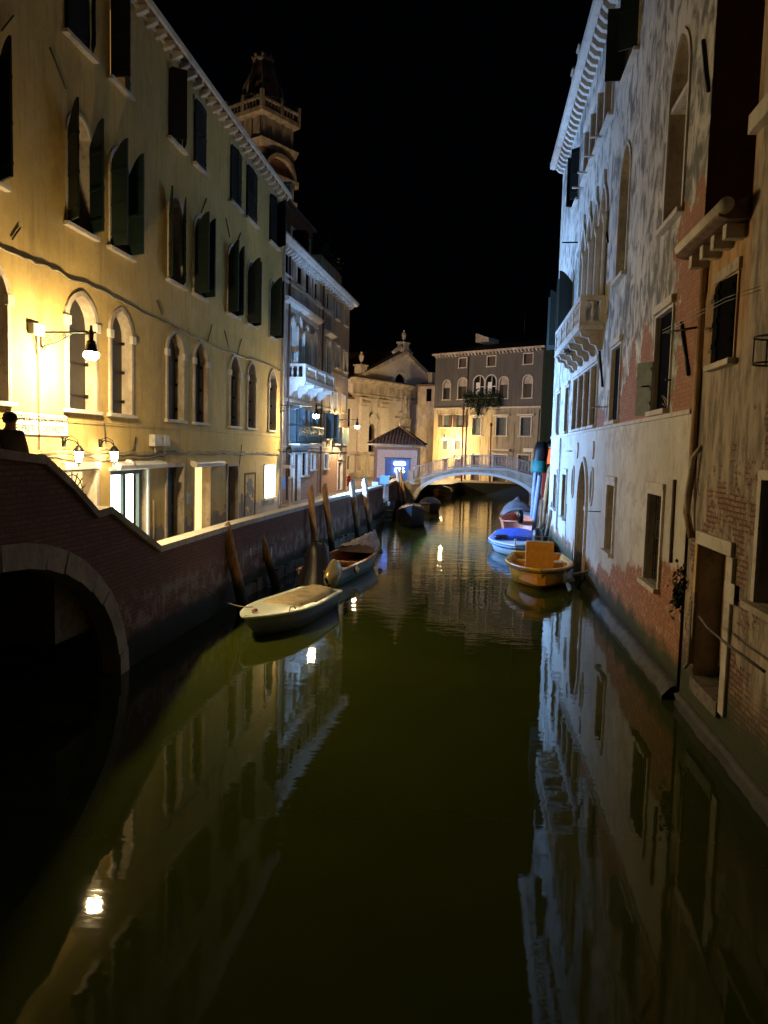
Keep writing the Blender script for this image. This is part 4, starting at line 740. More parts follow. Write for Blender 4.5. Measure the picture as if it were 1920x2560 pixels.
def tower():
    T = on(('Z5', 300, 700), 'Y', 75); cx, cy = -21.8, 75.0
    r = thing('bell_tower', 'baroque brick and stone bell tower with bulbous spire above the ochre house roof', 'bell tower', (cx, cy, 1.2), radians(-30)); Z = lambda z: z-1.2
    def sq(b, h, z0, z1, h1=None):
        h1 = h1 or h; vs = [(sx*h, sy*h, Z(z0)) for sx, sy in ((-1,-1),(1,-1),(1,1),(-1,1))]+[(sx*h1, sy*h1, Z(z1)) for sx, sy in ((-1,-1),(1,-1),(1,1),(-1,1))]
        b.add(vs, [(0,1,2,3),(4,5,6,7),(0,1,5,4),(1,2,6,5),(2,3,7,6),(3,0,4,7)])
    b = MB(); sq(b, 2.2, 1.2, 32.4); b.build('shaft', M['towerbrick'], r)
    b = MB(); sq(b, 2.3, 32.4, 33.1, 2.55); sq(b, 2.1, 33.1, 35.2); sq(b, 2.35, 35.2, 35.45, 2.6); sq(b, 2.6, 35.45, 35.7); b.build('belfry_cornice', M['ostone'], r)
    b = MB()
    for k in range(4):
        a = k*pi/2; R = Matrix.Rotation(a, 3, 'Z')
        for x in (-1.8, -.65, .65, 1.8):
            for dx, dz0, dz1, yy in ((.18, 33.1, 35.2, 2.25),):
                vs = [R @ Vector((x+sx*dx, sy, Z(z))) for sx in (-1, 1) for sy in (-yy, -2.0) for z in (dz0, dz1)]; b.add(vs, [(0,1,3,2),(4,6,7,5),(0,4,5,1),(2,3,7,6),(0,2,6,4),(1,5,7,3)])
        # curved pediment over each face of the clock stage
        n = 14; ar = [(2.1*cos(pi*i/n), 30.2+2.0*sin(pi*i/n)) for i in range(n+1)]; ar2 = [(1.75*cos(pi*i/n), 30.2+1.6*sin(pi*i/n)) for i in range(n+1)]
        for (y0, A, B) in ((-2.7, ar, ar2),):
            for i in range(n):
                vs = [R @ Vector((p[0], y, Z(p[1]))) for y in (y0, -2.2) for p in (A[i], A[i+1], B[i+1], B[i])]; b.add(vs, [(0,1,2,3),(4,5,6,7),(0,1,5,4),(2,3,7,6)])
        for z0, z1, yy in ((29.7, 30.15, 2.75), (27.9, 28.2, 2.6)):
            vs = [R @ Vector((sx*2.35, y, Z(z))) for sx in (-1, 1) for y in (-yy, -2.0) for z in (z0, z1)]; b.add(vs, [(0,1,3,2),(4,6,7,5),(0,4,5,1),(2,3,7,6),(0,2,6,4),(1,5,7,3)])
        for j in range(7):
            x = -1.8+.6*j; vs = [R @ Vector((x+sx*.12, y, Z(z))) for sx in (-1, 1) for y in (-2.5, -2.0) for z in (28.3, 29.6)]; b.add(vs, [(0,1,3,2),(4,6,7,5),(0,4,5,1),(2,3,7,6),(0,2,6,4),(1,5,7,3)])
    b.build('belfry_trim', M['ostone'], r); b = MB(); k_ = MB()
    for k in range(4):
        R = Matrix.Rotation(k*pi/2, 3, 'Z')
        for z0, z1 in ((36.55, 36.75), (35.7, 35.85)):
            vs = [R @ Vector((sx*2.55, y, Z(z))) for sx in (-1, 1) for y in (-2.6, -2.35) for z in (z0, z1)]; b.add(vs, [(0,1,3,2),(4,6,7,5),(0,4,5,1),(2,3,7,6),(0,2,6,4),(1,5,7,3)])
        for x in (-2.45, 0, 2.45):
            vs = [R @ Vector((x+sx*.13, y, Z(z))) for sx in (-1, 1) for y in (-2.65, -2.3) for z in (35.7, 37.3)]; b.add(vs, [(0,1,3,2),(4,6,7,5),(0,4,5,1),(2,3,7,6),(0,2,6,4),(1,5,7,3)])
        for j in range(10):
            x = -2.1+.42*j+(.2 if j > 4 else 0)*0
            if abs(x) > .2: q = R @ Vector((x, -2.47, 0)); b.lathe([(.08, Z(35.85)), (.05, Z(35.95)), (.09, Z(36.2)), (.05, Z(36.45)), (.08, Z(36.55))], (q.x, q.y, 0), 6)
    b.build('balustrade', M['ostone'], r)
    oc = lambda R_: 8
    b = MB(); b.lathe([(1.95, Z(35.7)), (1.95, Z(37.4)), (2.1, Z(37.5)), (2.0, Z(37.7)), (1.75, Z(38.9)), (1.35, Z(39.6)), (.95, Z(41.1)), (.85, Z(41.3))], (0, 0, 0), 8); b.sm = [False]*len(b.sm); b.build('spire', M['towerbrick'], r)
    b = MB()
    for k in range(8):
        a = pi/4*k; b.tube([(rr*cos(a), rr*sin(a), Z(z)) for rr, z in ((2.03, 37.7), (1.8, 38.9), (1.4, 39.6), (1.0, 41.1))], .12, 5)
    b.lathe([(.9, Z(41.15)), (1.05, Z(41.3)), (1.05, Z(41.5)), (.8, Z(41.6))], (0,0,0), 12); b.lathe([(2.05, Z(37.4)), (2.2, Z(37.5)), (2.1, Z(37.7))], (0,0,0), 8)
    for k in range(8): a = pi/4*k; b.lathe([(.14, 0), (.18, .25), (.05, .4)], (1.0*cos(a), 1.0*sin(a), Z(41.5)), 6)
    b.lathe([(.7, Z(41.6)), (.62, Z(42.2)), (.3, Z(42.5)), (.2, Z(42.8)), (.05, Z(43.2))], (0,0,0), 8); b.build('spire_rib', M['ostone'], r)
    b = MB(); b.tube([(0, 0, Z(43.1)), (0, 0, Z(44.6))], .04, 5).tube([(-.35, 0, Z(44.2)), (.35, 0, Z(44.2))], .04, 5); b.build('cross', M['iron'], r)
tower()

aF = 2.1739395 ; FF = Frame(-3.96521, 84, aF, 1, u0=0)
def far_house():
    # u runs to the right as seen from the canal; outward is towards the viewer
    f = Frame(-3.96521, 84, aF, -1, u0=0); f.side = -1; r = wthing('grey_far_house', 'streaked grey and ochre house with arched windows behind the footbridge', 'house', f)
    at = [rect(2.3, 3.25, 13.15, 14.1), rect(5.9, 6.9, 13.1, 14.1), rect(10.25, 11.25, 13.1, 14.1)]
    l2 = [arch(.3, 1.2, 9.8, 11.3, 11.85), arch(2.3, 3.4, 9.8, 11.4, 12.0), arch(4.3, 5.6, 10.0, 11.5, 12.15), arch(5.8, 7.05, 10.0, 11.5, 12.15), arch(7.5, 8.5, 9.75, 11.4, 11.9), arch(10.3, 11.3, 9.75, 11.4, 11.95)]
    l1 = [rect(.3, 1.2, 6.8, 8.1), rect(2.25, 3.2, 6.8, 8.1), rect(4.3, 5.35, 6.0, 7.8), rect(7.3, 8.5, 5.95, 7.8), rect(10.2, 11.35, 5.95, 7.8)]
    l0 = [rect(.3, 1.1, 4.4, 5.4), rect(2.1, 2.9, 4.4, 5.4), rect(4.3, 5.4, 1.2, 3.9), rect(7.1, 8.7, 1.2, 3.95), rect(10.05, 11.3, 2.2, 4.0), rect(.4, 1.2, 1.3, 3.4), rect(2.2, 3.1, 1.3, 3.4)]
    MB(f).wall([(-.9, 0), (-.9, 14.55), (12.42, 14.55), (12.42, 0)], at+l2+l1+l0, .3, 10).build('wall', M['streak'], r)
    b = MB(f); b.quad([b.P(12.426, v, w) for v, w in ((0, -.01), (14.5, -.01), (14.5, -9.9), (0, -9.9))]); b.build('side_wall', M['ochre'], r)
    b = MB(f); corbels(b, -.9, 12.4, .42, 14.3, 14.552, .3, .2); b.box(-1.1, 12.75, 14.555, 14.75, -.0, .42); b.build('cornice', M['ostone'], r); MB(f).prism_w(-1.1, 12.8, [(-10.3, 14.76), (.5, 14.76), (-5, 16.2)]).build('roof', M['tile'], r)
    MB(f).box(-.9, 12.42, 8.75, 8.9, .003, .14).build('string_course', M['stone'], r)
    for o in at: s_ = surround(r, f, o, .1, M['stone'], .05); pane(s_, f, o, -.2, M['dwood']); sill(s_, f, o[0][0]-.15, o[-1][0]+.15, o[0][1], M['stone'])
    for i, o in enumerate(l2):
        s_ = surround(r, f, o, .11, M['stone'], .06); pane(s_, f, o, -.25, M['glass'] if i in (2, 3) else M['dark']); u0, u1 = o[0][0], o[-1][0]
        if i not in (2, 3): sill(s_, f, u0-.2, u1+.2, o[0][1], M['stone']); MB(f).prism(arch(u0, u1, o[1][1]-.25, o[1][1]-.0, max(p[1] for p in o)), -.2, -.1).build('tympanum', M['ostone'], s_); leaf(s_, f, u0, 1, (u1-u0)/2, o[0][1], o[1][1]-.3, o[1][1]-.3, 12, M['shut_k']); leaf(s_, f, u1, -1, (u1-u0)/2, o[0][1], o[1][1]-.3, o[1][1]-.3, 10, M['shut_k'])
        else:
            g = MB(f); g.box((u0+u1)/2-.03, (u0+u1)/2+.03, 10, 12.1, -.2, -.14); g.box(u0, u1, 11.0, 11.06, -.2, -.14); g.build('mullion', M['white'], s_); MB(f).box(u0+.1, (u0+u1)/2-.05, 10.05, 11.5, -.24, -.22).build('curtain', M['white'], s_)
    for i, o in enumerate(l1):
        s_ = surround(r, f, o, .12, M['stone'], .06); u0, u1 = o[0][0], o[-1][0]; pane(s_, f, o, -.25, M['curtain'] if i > 1 else M['doorglow'] if 0 else M['curtain']); sill(s_, f, u0-.3, u1+.3, o[0][1], M['stone'])
        if i > 1: MB(f).prism_w(u0-.4, u1+.4, [(.003, 7.95), (.2, 8.0), (.22, 8.12), (.003, 8.15)]).build('hood', M['stone'], s_)
        else: leaf(s_, f, u0, 1, .45, o[0][1], o[1][1], o[1][1], 165, M['dwood']); leaf(s_, f, u1, -1, .45, o[0][1], o[1][1], o[1][1], 165, M['dwood'])
    for i, o in enumerate(l0):
        s_ = surround(r, f, o, .12, M['stone'], .06); pane(s_, f, o, -.25, M['dwood'] if i in (3, 2, 5, 6) else M['curtain'])
        if i == 3: MB(f).prism_w(6.7, 9.1, [(.003, 4.3), (.3, 4.4), (.34, 4.55), (.003, 4.6)]).build('hood', M['stone'], s_)
    MB(f).box(10.6, 11.9, 4.35, 4.7, .003, .04).build('street_plaque', M['sign'], r)
    MB(f).tube([(3.53, 14.4, .08), (3.53, 1.3, .08)], .06, 6).build('downpipe', M['dwood'], r); MB(f).tube([(12.3, 8.6, .06), (12.2, 5.3, .06)], .04, 6).build('cable', M['cable'], r)
    MB(f).prism([(2.9, 16.0), (2.9, 17.0), (4.6, 16.4), (4.6, 16.0)], -4, -2).build('dormer', M['ostone'], r)
    MB(f).box(3.6, 7.6, 9.75, 9.85, .003, .6).build('balcony', M['dstone'], r)
    MB(f).tube([(7.7, 16, -4), (7.7, 21, -4)], .03, 4).tube([(7.3, 20, -4), (8.1, 20, -4)], .02, 4).tube([(7.4, 20.6, -4), (8.0, 20.6, -4)], .02, 4).build('antenna', M['iron'], r)
    # small house squeezed in between church and this one
    h = wthing('narrow_house', 'narrow pale house with a chimney between the church and the far grey house', 'house', Frame(-5.6, 87, aF, -1)); g = Frame(-5.6, 87, aF, -1)
    MB(g).wall([(-1.5, 0), (-1.5, 11.5), (1.4, 11.5), (1.4, 0)], [rect(-.3, .5, 9.8, 11.2)], .2, 6).build('wall', M['ostone'], h); pane(h, g, rect(-.3, .5, 9.8, 11.2), -.15, M['dark'], 'window'); MB(g).box(-1.6, 1.5, 11.5, 11.7, -6, .2).build('roof', M['tile'], h); MB(g).box(-1.2, -.6, 11.7, 13.0, -2, -1.4).box(-1.3, -.5, 13.0, 13.2, -2.1, -1.3).build('chimney', M['ostone'], h)
    return f
FF = far_house()

def kiosk():
    Y = 64.0; x0, x1 = -8.25, -4.85; f = Frame(x0, Y, pi/2, -1)   # u to the right, outward towards the camera
    f.side = -1; r = wthing('kiosk', 'small square kiosk with tiled hip roof and a glowing blue window', 'kiosk', f); w = 3.4
    win = rect(.78, 2.72, 1.62, 3.38); MB(f).wall([(0, 1.2), (0, 4.45), (w, 4.45), (w, 1.2)], [win], .2, 3.3).build('wall', M['kiosk'], r)
    b = MB(f); b.box(-.02, w+.02, 1.2, 1.85, .003, .03); b = MB(f).box(-.02, .775, 1.2, 1.8, .003, .04).box(2.725, w+.02, 1.2, 1.8, .003, .04).box(.775, 2.725, 1.2, 1.55, .003, .04).build('blue_base', M['bluep'], r)
    MB(f).box(-.3, -.003, 1.2, 4.4, -3.2, -.1).build('side_pier', M['kioskpink'], r); MB(f).box(-.03, w+.03, 4.2, 4.44, .003, .04).build('frieze', M['kioskpink'], r)
    # hip roof with rows of tiles
    e = .55; top = (w/2, -1.65, 6.15); R_ = MB(f); c4 = [(-e-.25, e), (w+e, e), (w+e, -3.3-e), (-e-.25, -3.3-e)]
    q = [R_.P(u, 4.62, ww) for u, ww in c4]+[R_.P(top[0], top[2], top[1])]; R_.add(q, [(0,1,4),(1,2,4),(2,3,4),(3,0,4),(0,1,2,3)])
    rf = R_.build('roof', M['tile'], r); b = MB(f)
    for side in range(4):
        (a0, b0), (a1, b1) = c4[side], c4[(side+1) % 4]; n = 17
        for i in range(n):
            t = (i+.5)/n; bu, bw = a0+(a1-a0)*t, b0+(b1-b0)*t; k = 1-abs(2*t-1); 
            mu, mw = (a0+a1)/2, (b0+b1)/2; du, dw = top[0]-mu, top[1]-mw
            b.tube([(bu, 4.66, bw), (bu+du*k, 4.66+(top[2]-4.62)*k, bw+dw*k)], .085, 6)
        b.tube([(a0, 4.68, b0), (top[0], top[2]+.04, top[1])], .1, 6)
    b.build('tiles', M['tile'], rf); MB(f).lathe([(.12, 0), (.15, .1), (.05, .25), (.1, .35), (.02, .5)], MB(f).P(top[0], 6.1, top[1]), 8).build('finial', M['stone'], rf)
    b = MB(f); b.tube([(-e-.25, 4.6, e+.04), (w+e, 4.6, e+.04), (w+e+.04, 4.6, -3.3-e)], .07, 8); b.tube([(w+e, 4.55, e), (w+.5, 4.2, .25), (w+.15, 3.9, .05), (w+.15, 1.3, .05)], .05, 6); b.build('gutter', M['grey'], r)
    MB(f).box(-.2, 3.0, 4.46, 4.52, .003, .5).build('soffit', M['stone'], r)
    s_ = MB(f).ring(rect(.68, 2.82, 1.52, 3.48)+[(.68, 1.52)], rect(.8, 2.7, 1.64, 3.36)+[(.8, 1.64)], .003, .08).build('window', M['bluep'], r); pane(s_, f, win, -.17, M['bluep']); b = MB(f)
    for u in (1.2, 1.75, 2.3): b.box(u-.03, u+.03, 1.64, 3.36, -.15, -.1)
    b.box(.8, 2.7, 2.8, 2.86, -.15, -.1); b.build('mullion', M['bluep'], s_); MB(f).box(.6, 2.9, 3.49, 3.55, .003, .14).build('hood', M['dwood'], s_)
    g = MB(f)
    for i in range(4): c = 1.55+.24*i; g.tube([(c+.10*cos(k*pi/6), 3.05+.12*sin(k*pi/6), -.04) for k in range(13)], .035, 6)
    for i in range(3):
        c = 1.65+.29*i
        if i != 1: g.tube([(c+.12*cos(k*pi/6), 2.5+.16*sin(k*pi/6), -.04) for k in range(2, 12)], .04, 6)
        else: g.tube([(c-.13, 2.64, -.04), (c+.13, 2.64, -.04)], .04, 6); g.tube([(c, 2.64, -.04), (c, 2.36, -.04)], .04, 6)
    g.build('neon_sign', M['neon'], s_)
    MB(f).box(w+.003, w+.02, 2.0, 3.6, -2.6, -2.4).box(w+.003, w+.02, 2.0, 3.6, -2.1, -1.9).box(w+.003, w+.02, 2.0, 3.6, -1.5, -1.3).build('side_slots', M['dark'], r)
kiosk()

def foot_bridge():
    Y = 57.0; f = Frame(0, Y, pi/2, -1); f.side = -1
    r = wthing('stone_footbridge', 'arched stone footbridge with white iron railing across the canal', 'bridge', f); n = 24
    xs = [-4.42+(8.9)*i/n for i in range(n+1)]
    def az(x): t = (x-.1)/4.5; return .25+2.28*sqrt(max(0, 1-t*t*.985)) if 1 else 0
    inn = [(x, az(x)) for x in xs]; out = [(x+(x-.1)*.06, z+.17) for x, z in inn]
    dk = lambda x: (1.2 if x < -6 else (1.9+(x+4.5)*.30 if x < -1.5 else (2.8+.12*(1-((x-.5)/2)**2) if x < 2.4 else 2.88-(x-2.4)*.25)))
    topx = [-6.2, -5.4, -4.5, -3, -1.5, -.5, .5, 1.5, 2.4, 3.5, 5, 6.5]; top = [(x, dk(x)) for x in topx]
    MB(f).prism([(-6.2, -.5), (-4.75, -.5)]+out+[(4.9, -.5), (6.5, -.5)]+top[::-1], -3, 0).build('spandrel', M['ostone'], r)
    b = MB(f)
    for i in range(n): q = [out[i], out[i+1], inn[i+1], inn[i]]; b.prism(q, -3.04, .05)
    b.build('arch_ring', M['white'], r)
    b = MB(f)
    for w0, w1 in ((-.25, .08), (-3.08, -2.75)):
        for i in range(1, len(top)-1): (a, c), (d, e) = top[i], top[i+1]; b.prism([(a, c+.003), (d, e+.003), (d, e+.16), (a, c+.16)], w0, w1)
    b.build('coping', M['stone'], r)
    for w_ in (-.08, -2.92):
        b = MB(f)
        for k in (.16+.12, 1.05): b.tube([(x, z+k, w_) for x, z in top[2:-1]], .028, 6)
        i = 0; x = -4.5
        while x < 5.0:
            z = dk(x); b.tube([(x, z+.15, w_), (x, z+1.06, w_)], .03 if i % 6 == 0 else .01, 5)
            if i % 6 == 0: b.lathe([(.05, 0), (.06, .06), (0, .12)], b.P(x, z+1.08, w_), 6)
            else:
                h = [(x-.1, z+.3, w_), (x+.06, z+.5, w_), (x-.06, z+.72, w_), (x+.08, z+1.0, w_)]; b.tube(h, .014, 4); b.tube([(p[0]*2*0+2*x-p[0], p[1], p[2]) for p in h], .014, 4)
            x += .24; i += 1
        b.build('railing', M['railw'], r)
    b = MB(f).box(-5.0, -4.6, 1.2, 2.7, -.5, .1); b.build('end_post', M['ostone'], r); b = MB(f).prism_w(-4.9, -4.1, [(.003, 1.6), (.12, 1.65), (.12, 1.85), (.003, 1.85)]).build('bracket', M['stone'], r)
foot_bridge()
# ================================================================== lamps
def bulb_power(parent, name, watts, area, col=WARM, prof=None, c=(0,0,0)):
    m = glow('glow_'+name, col, watts, area); return MB().lathe(prof, c, 14).build(name, m, parent)
def scroll(b, c, r0, r1, turns, plane='xz', n=26, rad=.012, flip=1):
    pts = []
    for i in range(n+1):
        t = i/n; a = t*turns*2*pi; r = r0+(r1-r0)*t; pts.append((c[0]+flip*r*cos(a), c[1], c[2]+r*sin(a)))
    b.tube(pts, rad, 5)
def wall_lamp(label, base, arm, watts, rz=0, mat='irongreen', arm_up=.42, name='street_lamp', grp='wall lamps on scrolled iron arms'):
    """base: the point on the wall; the lamp hangs arm metres out along local x"""
    r = thing(name, label, 'street lamp', base, rz, grp); b = MB(); z = 0
    b.tube([(0, 0, z), (arm+.1, 0, z)], .022, 8); b.tube([(.02, 0, -.32), (.02, 0, .05)], .02, 6); b.build('arm', M[mat], r)
    b = MB(); b.tube([(.03, 0, -.3), (.12, 0, -.27), (arm*.35, 0, -.2), (arm*.55, 0, -.08), (arm*.62, 0, -.02)], .014, 6)
    scroll(b, (.15, 0, -.13), .015, .11, 2, rad=.012); scroll(b, (.36, 0, -.10), .01, .075, 1.6, rad=.010, flip=-1); scroll(b, (.53, 0, -.075), .01, .05, 1.5, rad=.009); scroll(b, (.07, 0, -.33), .01, .05, 1.3, rad=.01)
    b.build('scrollwork', M[mat], r)
    c = arm; b = MB(); b.lathe([(.03, -.18), (.05, -.16), (.055, .0), (.03, .06), (.02, .14), (0, .15)], (c, 0, 0), 10); b.lathe([(.145, -.40), (.14, -.385), (.12, -.36), (.11, -.28), (.09, -.2), (.10, -.19), (.03, -.14)], (c, 0, 0), 14); b.build('hood', M['iron'], r)
    bulb_power(r, 'bulb', watts, .19, prof=[(.10, -.395), (.145, -.41), (.16, -.46), (.145, -.51), (.10, -.55), (.02, -.565)], c=(c, 0, 0))
    return r
L1 = wall_lamp('glowing street lamp on an ornate iron arm above the white street name sign', (-9.1, 15.12, 6.45), 1.12, LIGHT['lamp'])
b = MB().box(0, .14, -.1, .12, -.45, -.06); b.build('junction_box', M['cream'], L1); b = MB(); b.tube([(.03, -.2, -.1), (.03, -.14, -.35), (.03, -.12, -.8), (.03, -.13, -1.9), (.03, -.13, -2.45)], .014, 6)
for k in range(3): b.tube([(.03, -.32+.08*k, -.1), (.03, -.24+.04*k, -.3), (.03, -.14, -.5)], .01, 5)
b.build('conduit', M['cable'], L1)
wall_lamp('glowing street lamp at the far corner of the ochre house', (-9.1, 34.72, 6.12), 1.72, LIGHT['lamp2'])
q = on(('Z6', 672, 1600), 'X', -7.9); wall_lamp('smaller glowing street lamp on a long arm from the far end of the palazzo', (-9.45, q.y, q.z+.45), 1.55, LIGHT['lamp3'])
q = on(('C2', 290, 1235), 'Y', 81.0); wall_lamp('farthest glowing street lamp, on the yellow-lit far house beyond the kiosk', (q.x+1.2, q.y+.8, q.z+.45), 1.45, LIGHT['lamp4'], rz=radians(214))
def campo_lamp(loc, label, power):
    r = thing('unseen_lamp_post', label, 'street lamp', loc); MB().lathe([(.16, 0), (.12, .3), (.06, .6), (.045, 4.6), (.03, 4.7)], (0,0,0), 10).build('post', M['irongreen'], r)
    MB().lathe([(.05, 4.7), (.25, 4.75), (.26, 4.72), (.05, 4.66)], (0,0,0), 12).build('collar', M['iron'], r); bulb_power(r, 'bulb', power, .35, (1, .66, .36), [(.08, 4.78), (.2, 4.9), (.22, 5.05), (.16, 5.2), (.02, 5.26)])
campo_lamp((-14.6, 66.0, 1.2), 'unseen street lamp post on the square behind the palazzo', LIGHT['campo'])  # unseen lamp, put behind the palazzo to light church and tower
campo_lamp((-40.0, 60.0, 1.2), 'unseen street lamp post on the square west of the bell tower', LIGHT['campo2'])  # second unseen lamp, set far off so its light reaches the spire
def lantern(label, y):
    r = thing('wall_lantern', label, 'lantern', (-9.1, y, 4.12), 0, 'small lanterns beside the house door'); b = MB()
    b.lathe([(.05, -.1), (.055, .1)], (.03, 0, .05), 8); b.tube([(.02, 0, .0), (.12, 0, .12), (.3, 0, .08), (.38, 0, .0)], .014, 6); b.tube([(.02, 0, .12), (.2, 0, .2), (.34, 0, .12), (.38, 0, 0)], .01, 5); b.build('arm', M['iron'], r)
    c = (.38, 0, 0); b = MB(); b.lathe([(.02, .0), (.06, -.03), (.13, -.12), (.135, -.14), (.02, -.13)], c, 6); b.lathe([(.03, -.42), (.08, -.39), (.03, -.38)], c, 6); b.lathe([(.0, -.5), (.02, -.44), (.0, -.42)], c, 6)
    for k in range(6): a = k*pi/3; b.tube([(c[0]+.12*cos(a), .12*sin(a), -.14), (c[0]+.075*cos(a), .075*sin(a), -.39)], .008, 4)
    b.build('cage', M['iron'], r); bulb_power(r, 'bulb', LIGHT['lantern'], .12, (1, .78, .48), [(.09, -.15), (.1, -.17), (.065, -.37), (.02, -.38)], c)
lantern('small lit iron lantern under the street name sign, left of the house door', 15.95)
lantern('small lit iron lantern between the house door and the lit shop', 17.62)
def flood():
    r = thing('flood_light', 'bluish flood light on a bracket at the far corner of the ochre house', 'flood light', (-9.1, 34.45, 4.05)); d = Vector((.90, .40, .12)).normalized(); s_ = d.cross(Vector((0, 0, 1))).normalized(); u = s_.cross(d)
    c = Vector((.55, .15, .05)); b = MB(); b.tube([(0, 0, 0), (.2, .05, 0), tuple(c-d*.16)], .025, 6); b.build('bracket', M['steel'], r)
    def ringp(off, rad): return [tuple(c+d*off+(s_*cos(k*pi/8)+u*sin(k*pi/8))*rad) for k in range(16)]
    b = MB(); A = [ringp(o, q) for o, q in ((-.16, .06), (-.1, .15), (0, .19), (.04, .2), (.0, .18))]; vs = sum(A, []); fs = [(i*16+k, i*16+(k+1) % 16, (i+1)*16+(k+1) % 16, (i+1)*16+k) for i in range(4) for k in range(16)]+[tuple(range(16))]
    b.add(vs, fs, 0, True); b.build('housing', M['iron'], r); b = MB(); b.add(ringp(.005, .17), [tuple(range(16))]); b.build('lens', glow('glow_flood', COOL, LIGHT['flood'], .09), r)
flood()
# street name sign
def name_sign():
    r = thing('street_sign', 'white painted street name sign with black letters under the nearest street lamp', 'sign', (-9.1, 15.03, 4.54)); MB().box(.003, .02, -.24, .24, -1.13, 1.13).build('board', M['sign'], r); b = MB()
    for z0, z1, y0, y1 in ((-.24, -.225, -1.13, 1.13), (.225, .24, -1.13, 1.13), (-.225, .225, -1.13, -1.115), (-.225, .225, 1.115, 1.13)): b.box(.021, .024, z0, z1, y0, y1)
    b.build('border', M['ink'], r)
    for tx, y, z, s_ in (('PONTE', -.62, .045, .2), ('DEI PRETI', -.58, -.165, .2), ('FONDAMENTA', .5, .045, .19), ('DEI PRETI', .52, -.165, .2)):
        t = text_mesh(tx, s_, M['ink'], parent=r, extrude=.002); t.location = (.024, y, z); t.rotation_euler = (pi/2, 0, pi/2)
name_sign()

# ================================================================== boats
def hull(r, L, B, fb, mat_out, mat_in, bow_up=.15, p=2.4, stern=.85, q=1.0, deck_from=None, mat_deck=None, rail=None, floor=.12, rr=.035, draft=.18, chine=.82, N=40, maxt=.38):
    def hw(t): return B/2*(stern+(1-stern)*t/maxt) if t < maxt else B/2*max(0.0, 1-((t-maxt)/(1-maxt))**p)**q
    def zs(t): return fb+bow_up*max(0, t-.3)**1.6/.56
    T = lambda i: 1-(1-i/N)**1.7
    m = MB(); k = 7; rows = []
    for i in range(N+1):
        t = T(i); h = hw(t); z = zs(t); rb = max(0, (t-.55)/.45)
        G = (L*t, h, z); C1 = (L*t-.14*rb*rb, h*(chine+.1)*(1-.25*rb*rb), z*.5+.04); C = (L*t-.34*rb*rb, h*chine*(1-.72*rb*rb), .02+.14*rb*rb); K = (L*t-.55*rb*rb, 0, -draft+(.22*rb*rb))
        rows.append([G, C1, C, K, (C[0], -C[1], C[2]), (C1[0], -C1[1], C1[2]), (G[0], -G[1], G[2])])
    vs = sum(rows, []); fs = [(i*k+j, i*k+j+1, (i+1)*k+j+1, (i+1)*k+j) for i in range(N) for j in range(k-1)]+[tuple(range(k))]
    m.add(vs, fs, 0, True); m.build('hull', mat_out, r)
    gw = .09
    if mat_in:
        m = MB(); rows = []; N2 = N
        for i in range(N2+1):
            t = T(i)*.97; h = max(.01, hw(t)-gw); z = zs(t)-.01; x = L*t+(.05 if i == 0 else 0)
            rows.append([(x, h, z), (x, h*.86, floor), (x, 0, floor), (x, -h*.86, floor), (x, -h, z)])
        vs = sum(rows, []); fs = [(i*5+j, i*5+j+1, (i+1)*5+j+1, (i+1)*5+j) for i in range(N2) for j in range(4)]+[(0, 1, 2, 3, 4), tuple(N2*5+j for j in range(5))]
        m.add(vs, fs); m.build('interior', mat_in, r)
    m = MB(); top = []
    for s_ in (1, -1):
        pts = [(L*T(i), s_*hw(T(i)), zs(T(i))) for i in range(N+1)]; inn = [(L*min(T(i), 1-gw/L), s_*max(.0, hw(T(i))-gw), zs(T(i))+.012) for i in range(N+1)]
        vs = pts+inn+[(x, y, z-.05) for x, y, z in inn]; n = N+1
        m.add([(x, y, z+.012) for x, y, z in pts]+vs, [(j, j+1, 2*n+j+1, 2*n+j) for j in range(N)]+[(2*n+j, 2*n+j+1, 3*n+j+1, 3*n+j) for j in range(N)])
        m.tube([(x, y+s_*.01, z-.01) for x, y, z in pts], rr, 6)
    m.tube([(0, -hw(0), zs(0)), (0, hw(0), zs(0))], rr, 6); m.build('gunwale', rail or mat_out, r)
    if deck_from is not None:
        m = MB(); i0 = min(i for i in range(N+1) if T(i) >= deck_from-.02); vs = []
        for i in range(i0, N+1): t = T(i); h = max(0, hw(t)-gw*.8); vs += [(L*t*.997, h, zs(t)+.005), (L*t*.997, 0, zs(t)+.035), (L*t*.997, -h, zs(t)+.005)]
        fs = [(3*j+a, 3*j+a+1, 3*j+a+4, 3*j+a+3) for j in range(N-i0) for a in (0, 1)]; m.add(vs, fs, 0, True); m.build('foredeck', mat_deck, r)
    return hw, zs
def sheet(r, hw, zs, L, t0, t1, h, mat, name='cover', over=.03, seed=1, n=26, folds=.03, prof=None):
    rg = random.Random(seed); m = MB(); k = 15; vs = []
    for i in range(n+1):
        t = t0+(t1-t0)*i/n; s_ = i/n
        for j in range(k):
            v = -1+2*j/(k-1); hh = (prof(s_) if prof else 1)*h*(1-v*v)**.7
            w_ = folds*(sin(i*1.1+3*v+seed)+.7*sin(i*.53+7*v*seed)+rg.uniform(-.4, .4))*(1-abs(v)**4)
            vs.append((L*t, v*(hw(t)+over), zs(t)+.03+hh+w_-(.08 if abs(v) == 1 else 0)))
    m.add(vs, [(i*k+j, i*k+j+1, (i+1)*k+j+1, (i+1)*k+j) for i in range(n) for j in range(k-1)]+[tuple(range(k)), tuple(n*k+j for j in range(k))], 0, True)
    return m.build(name, mat, r)
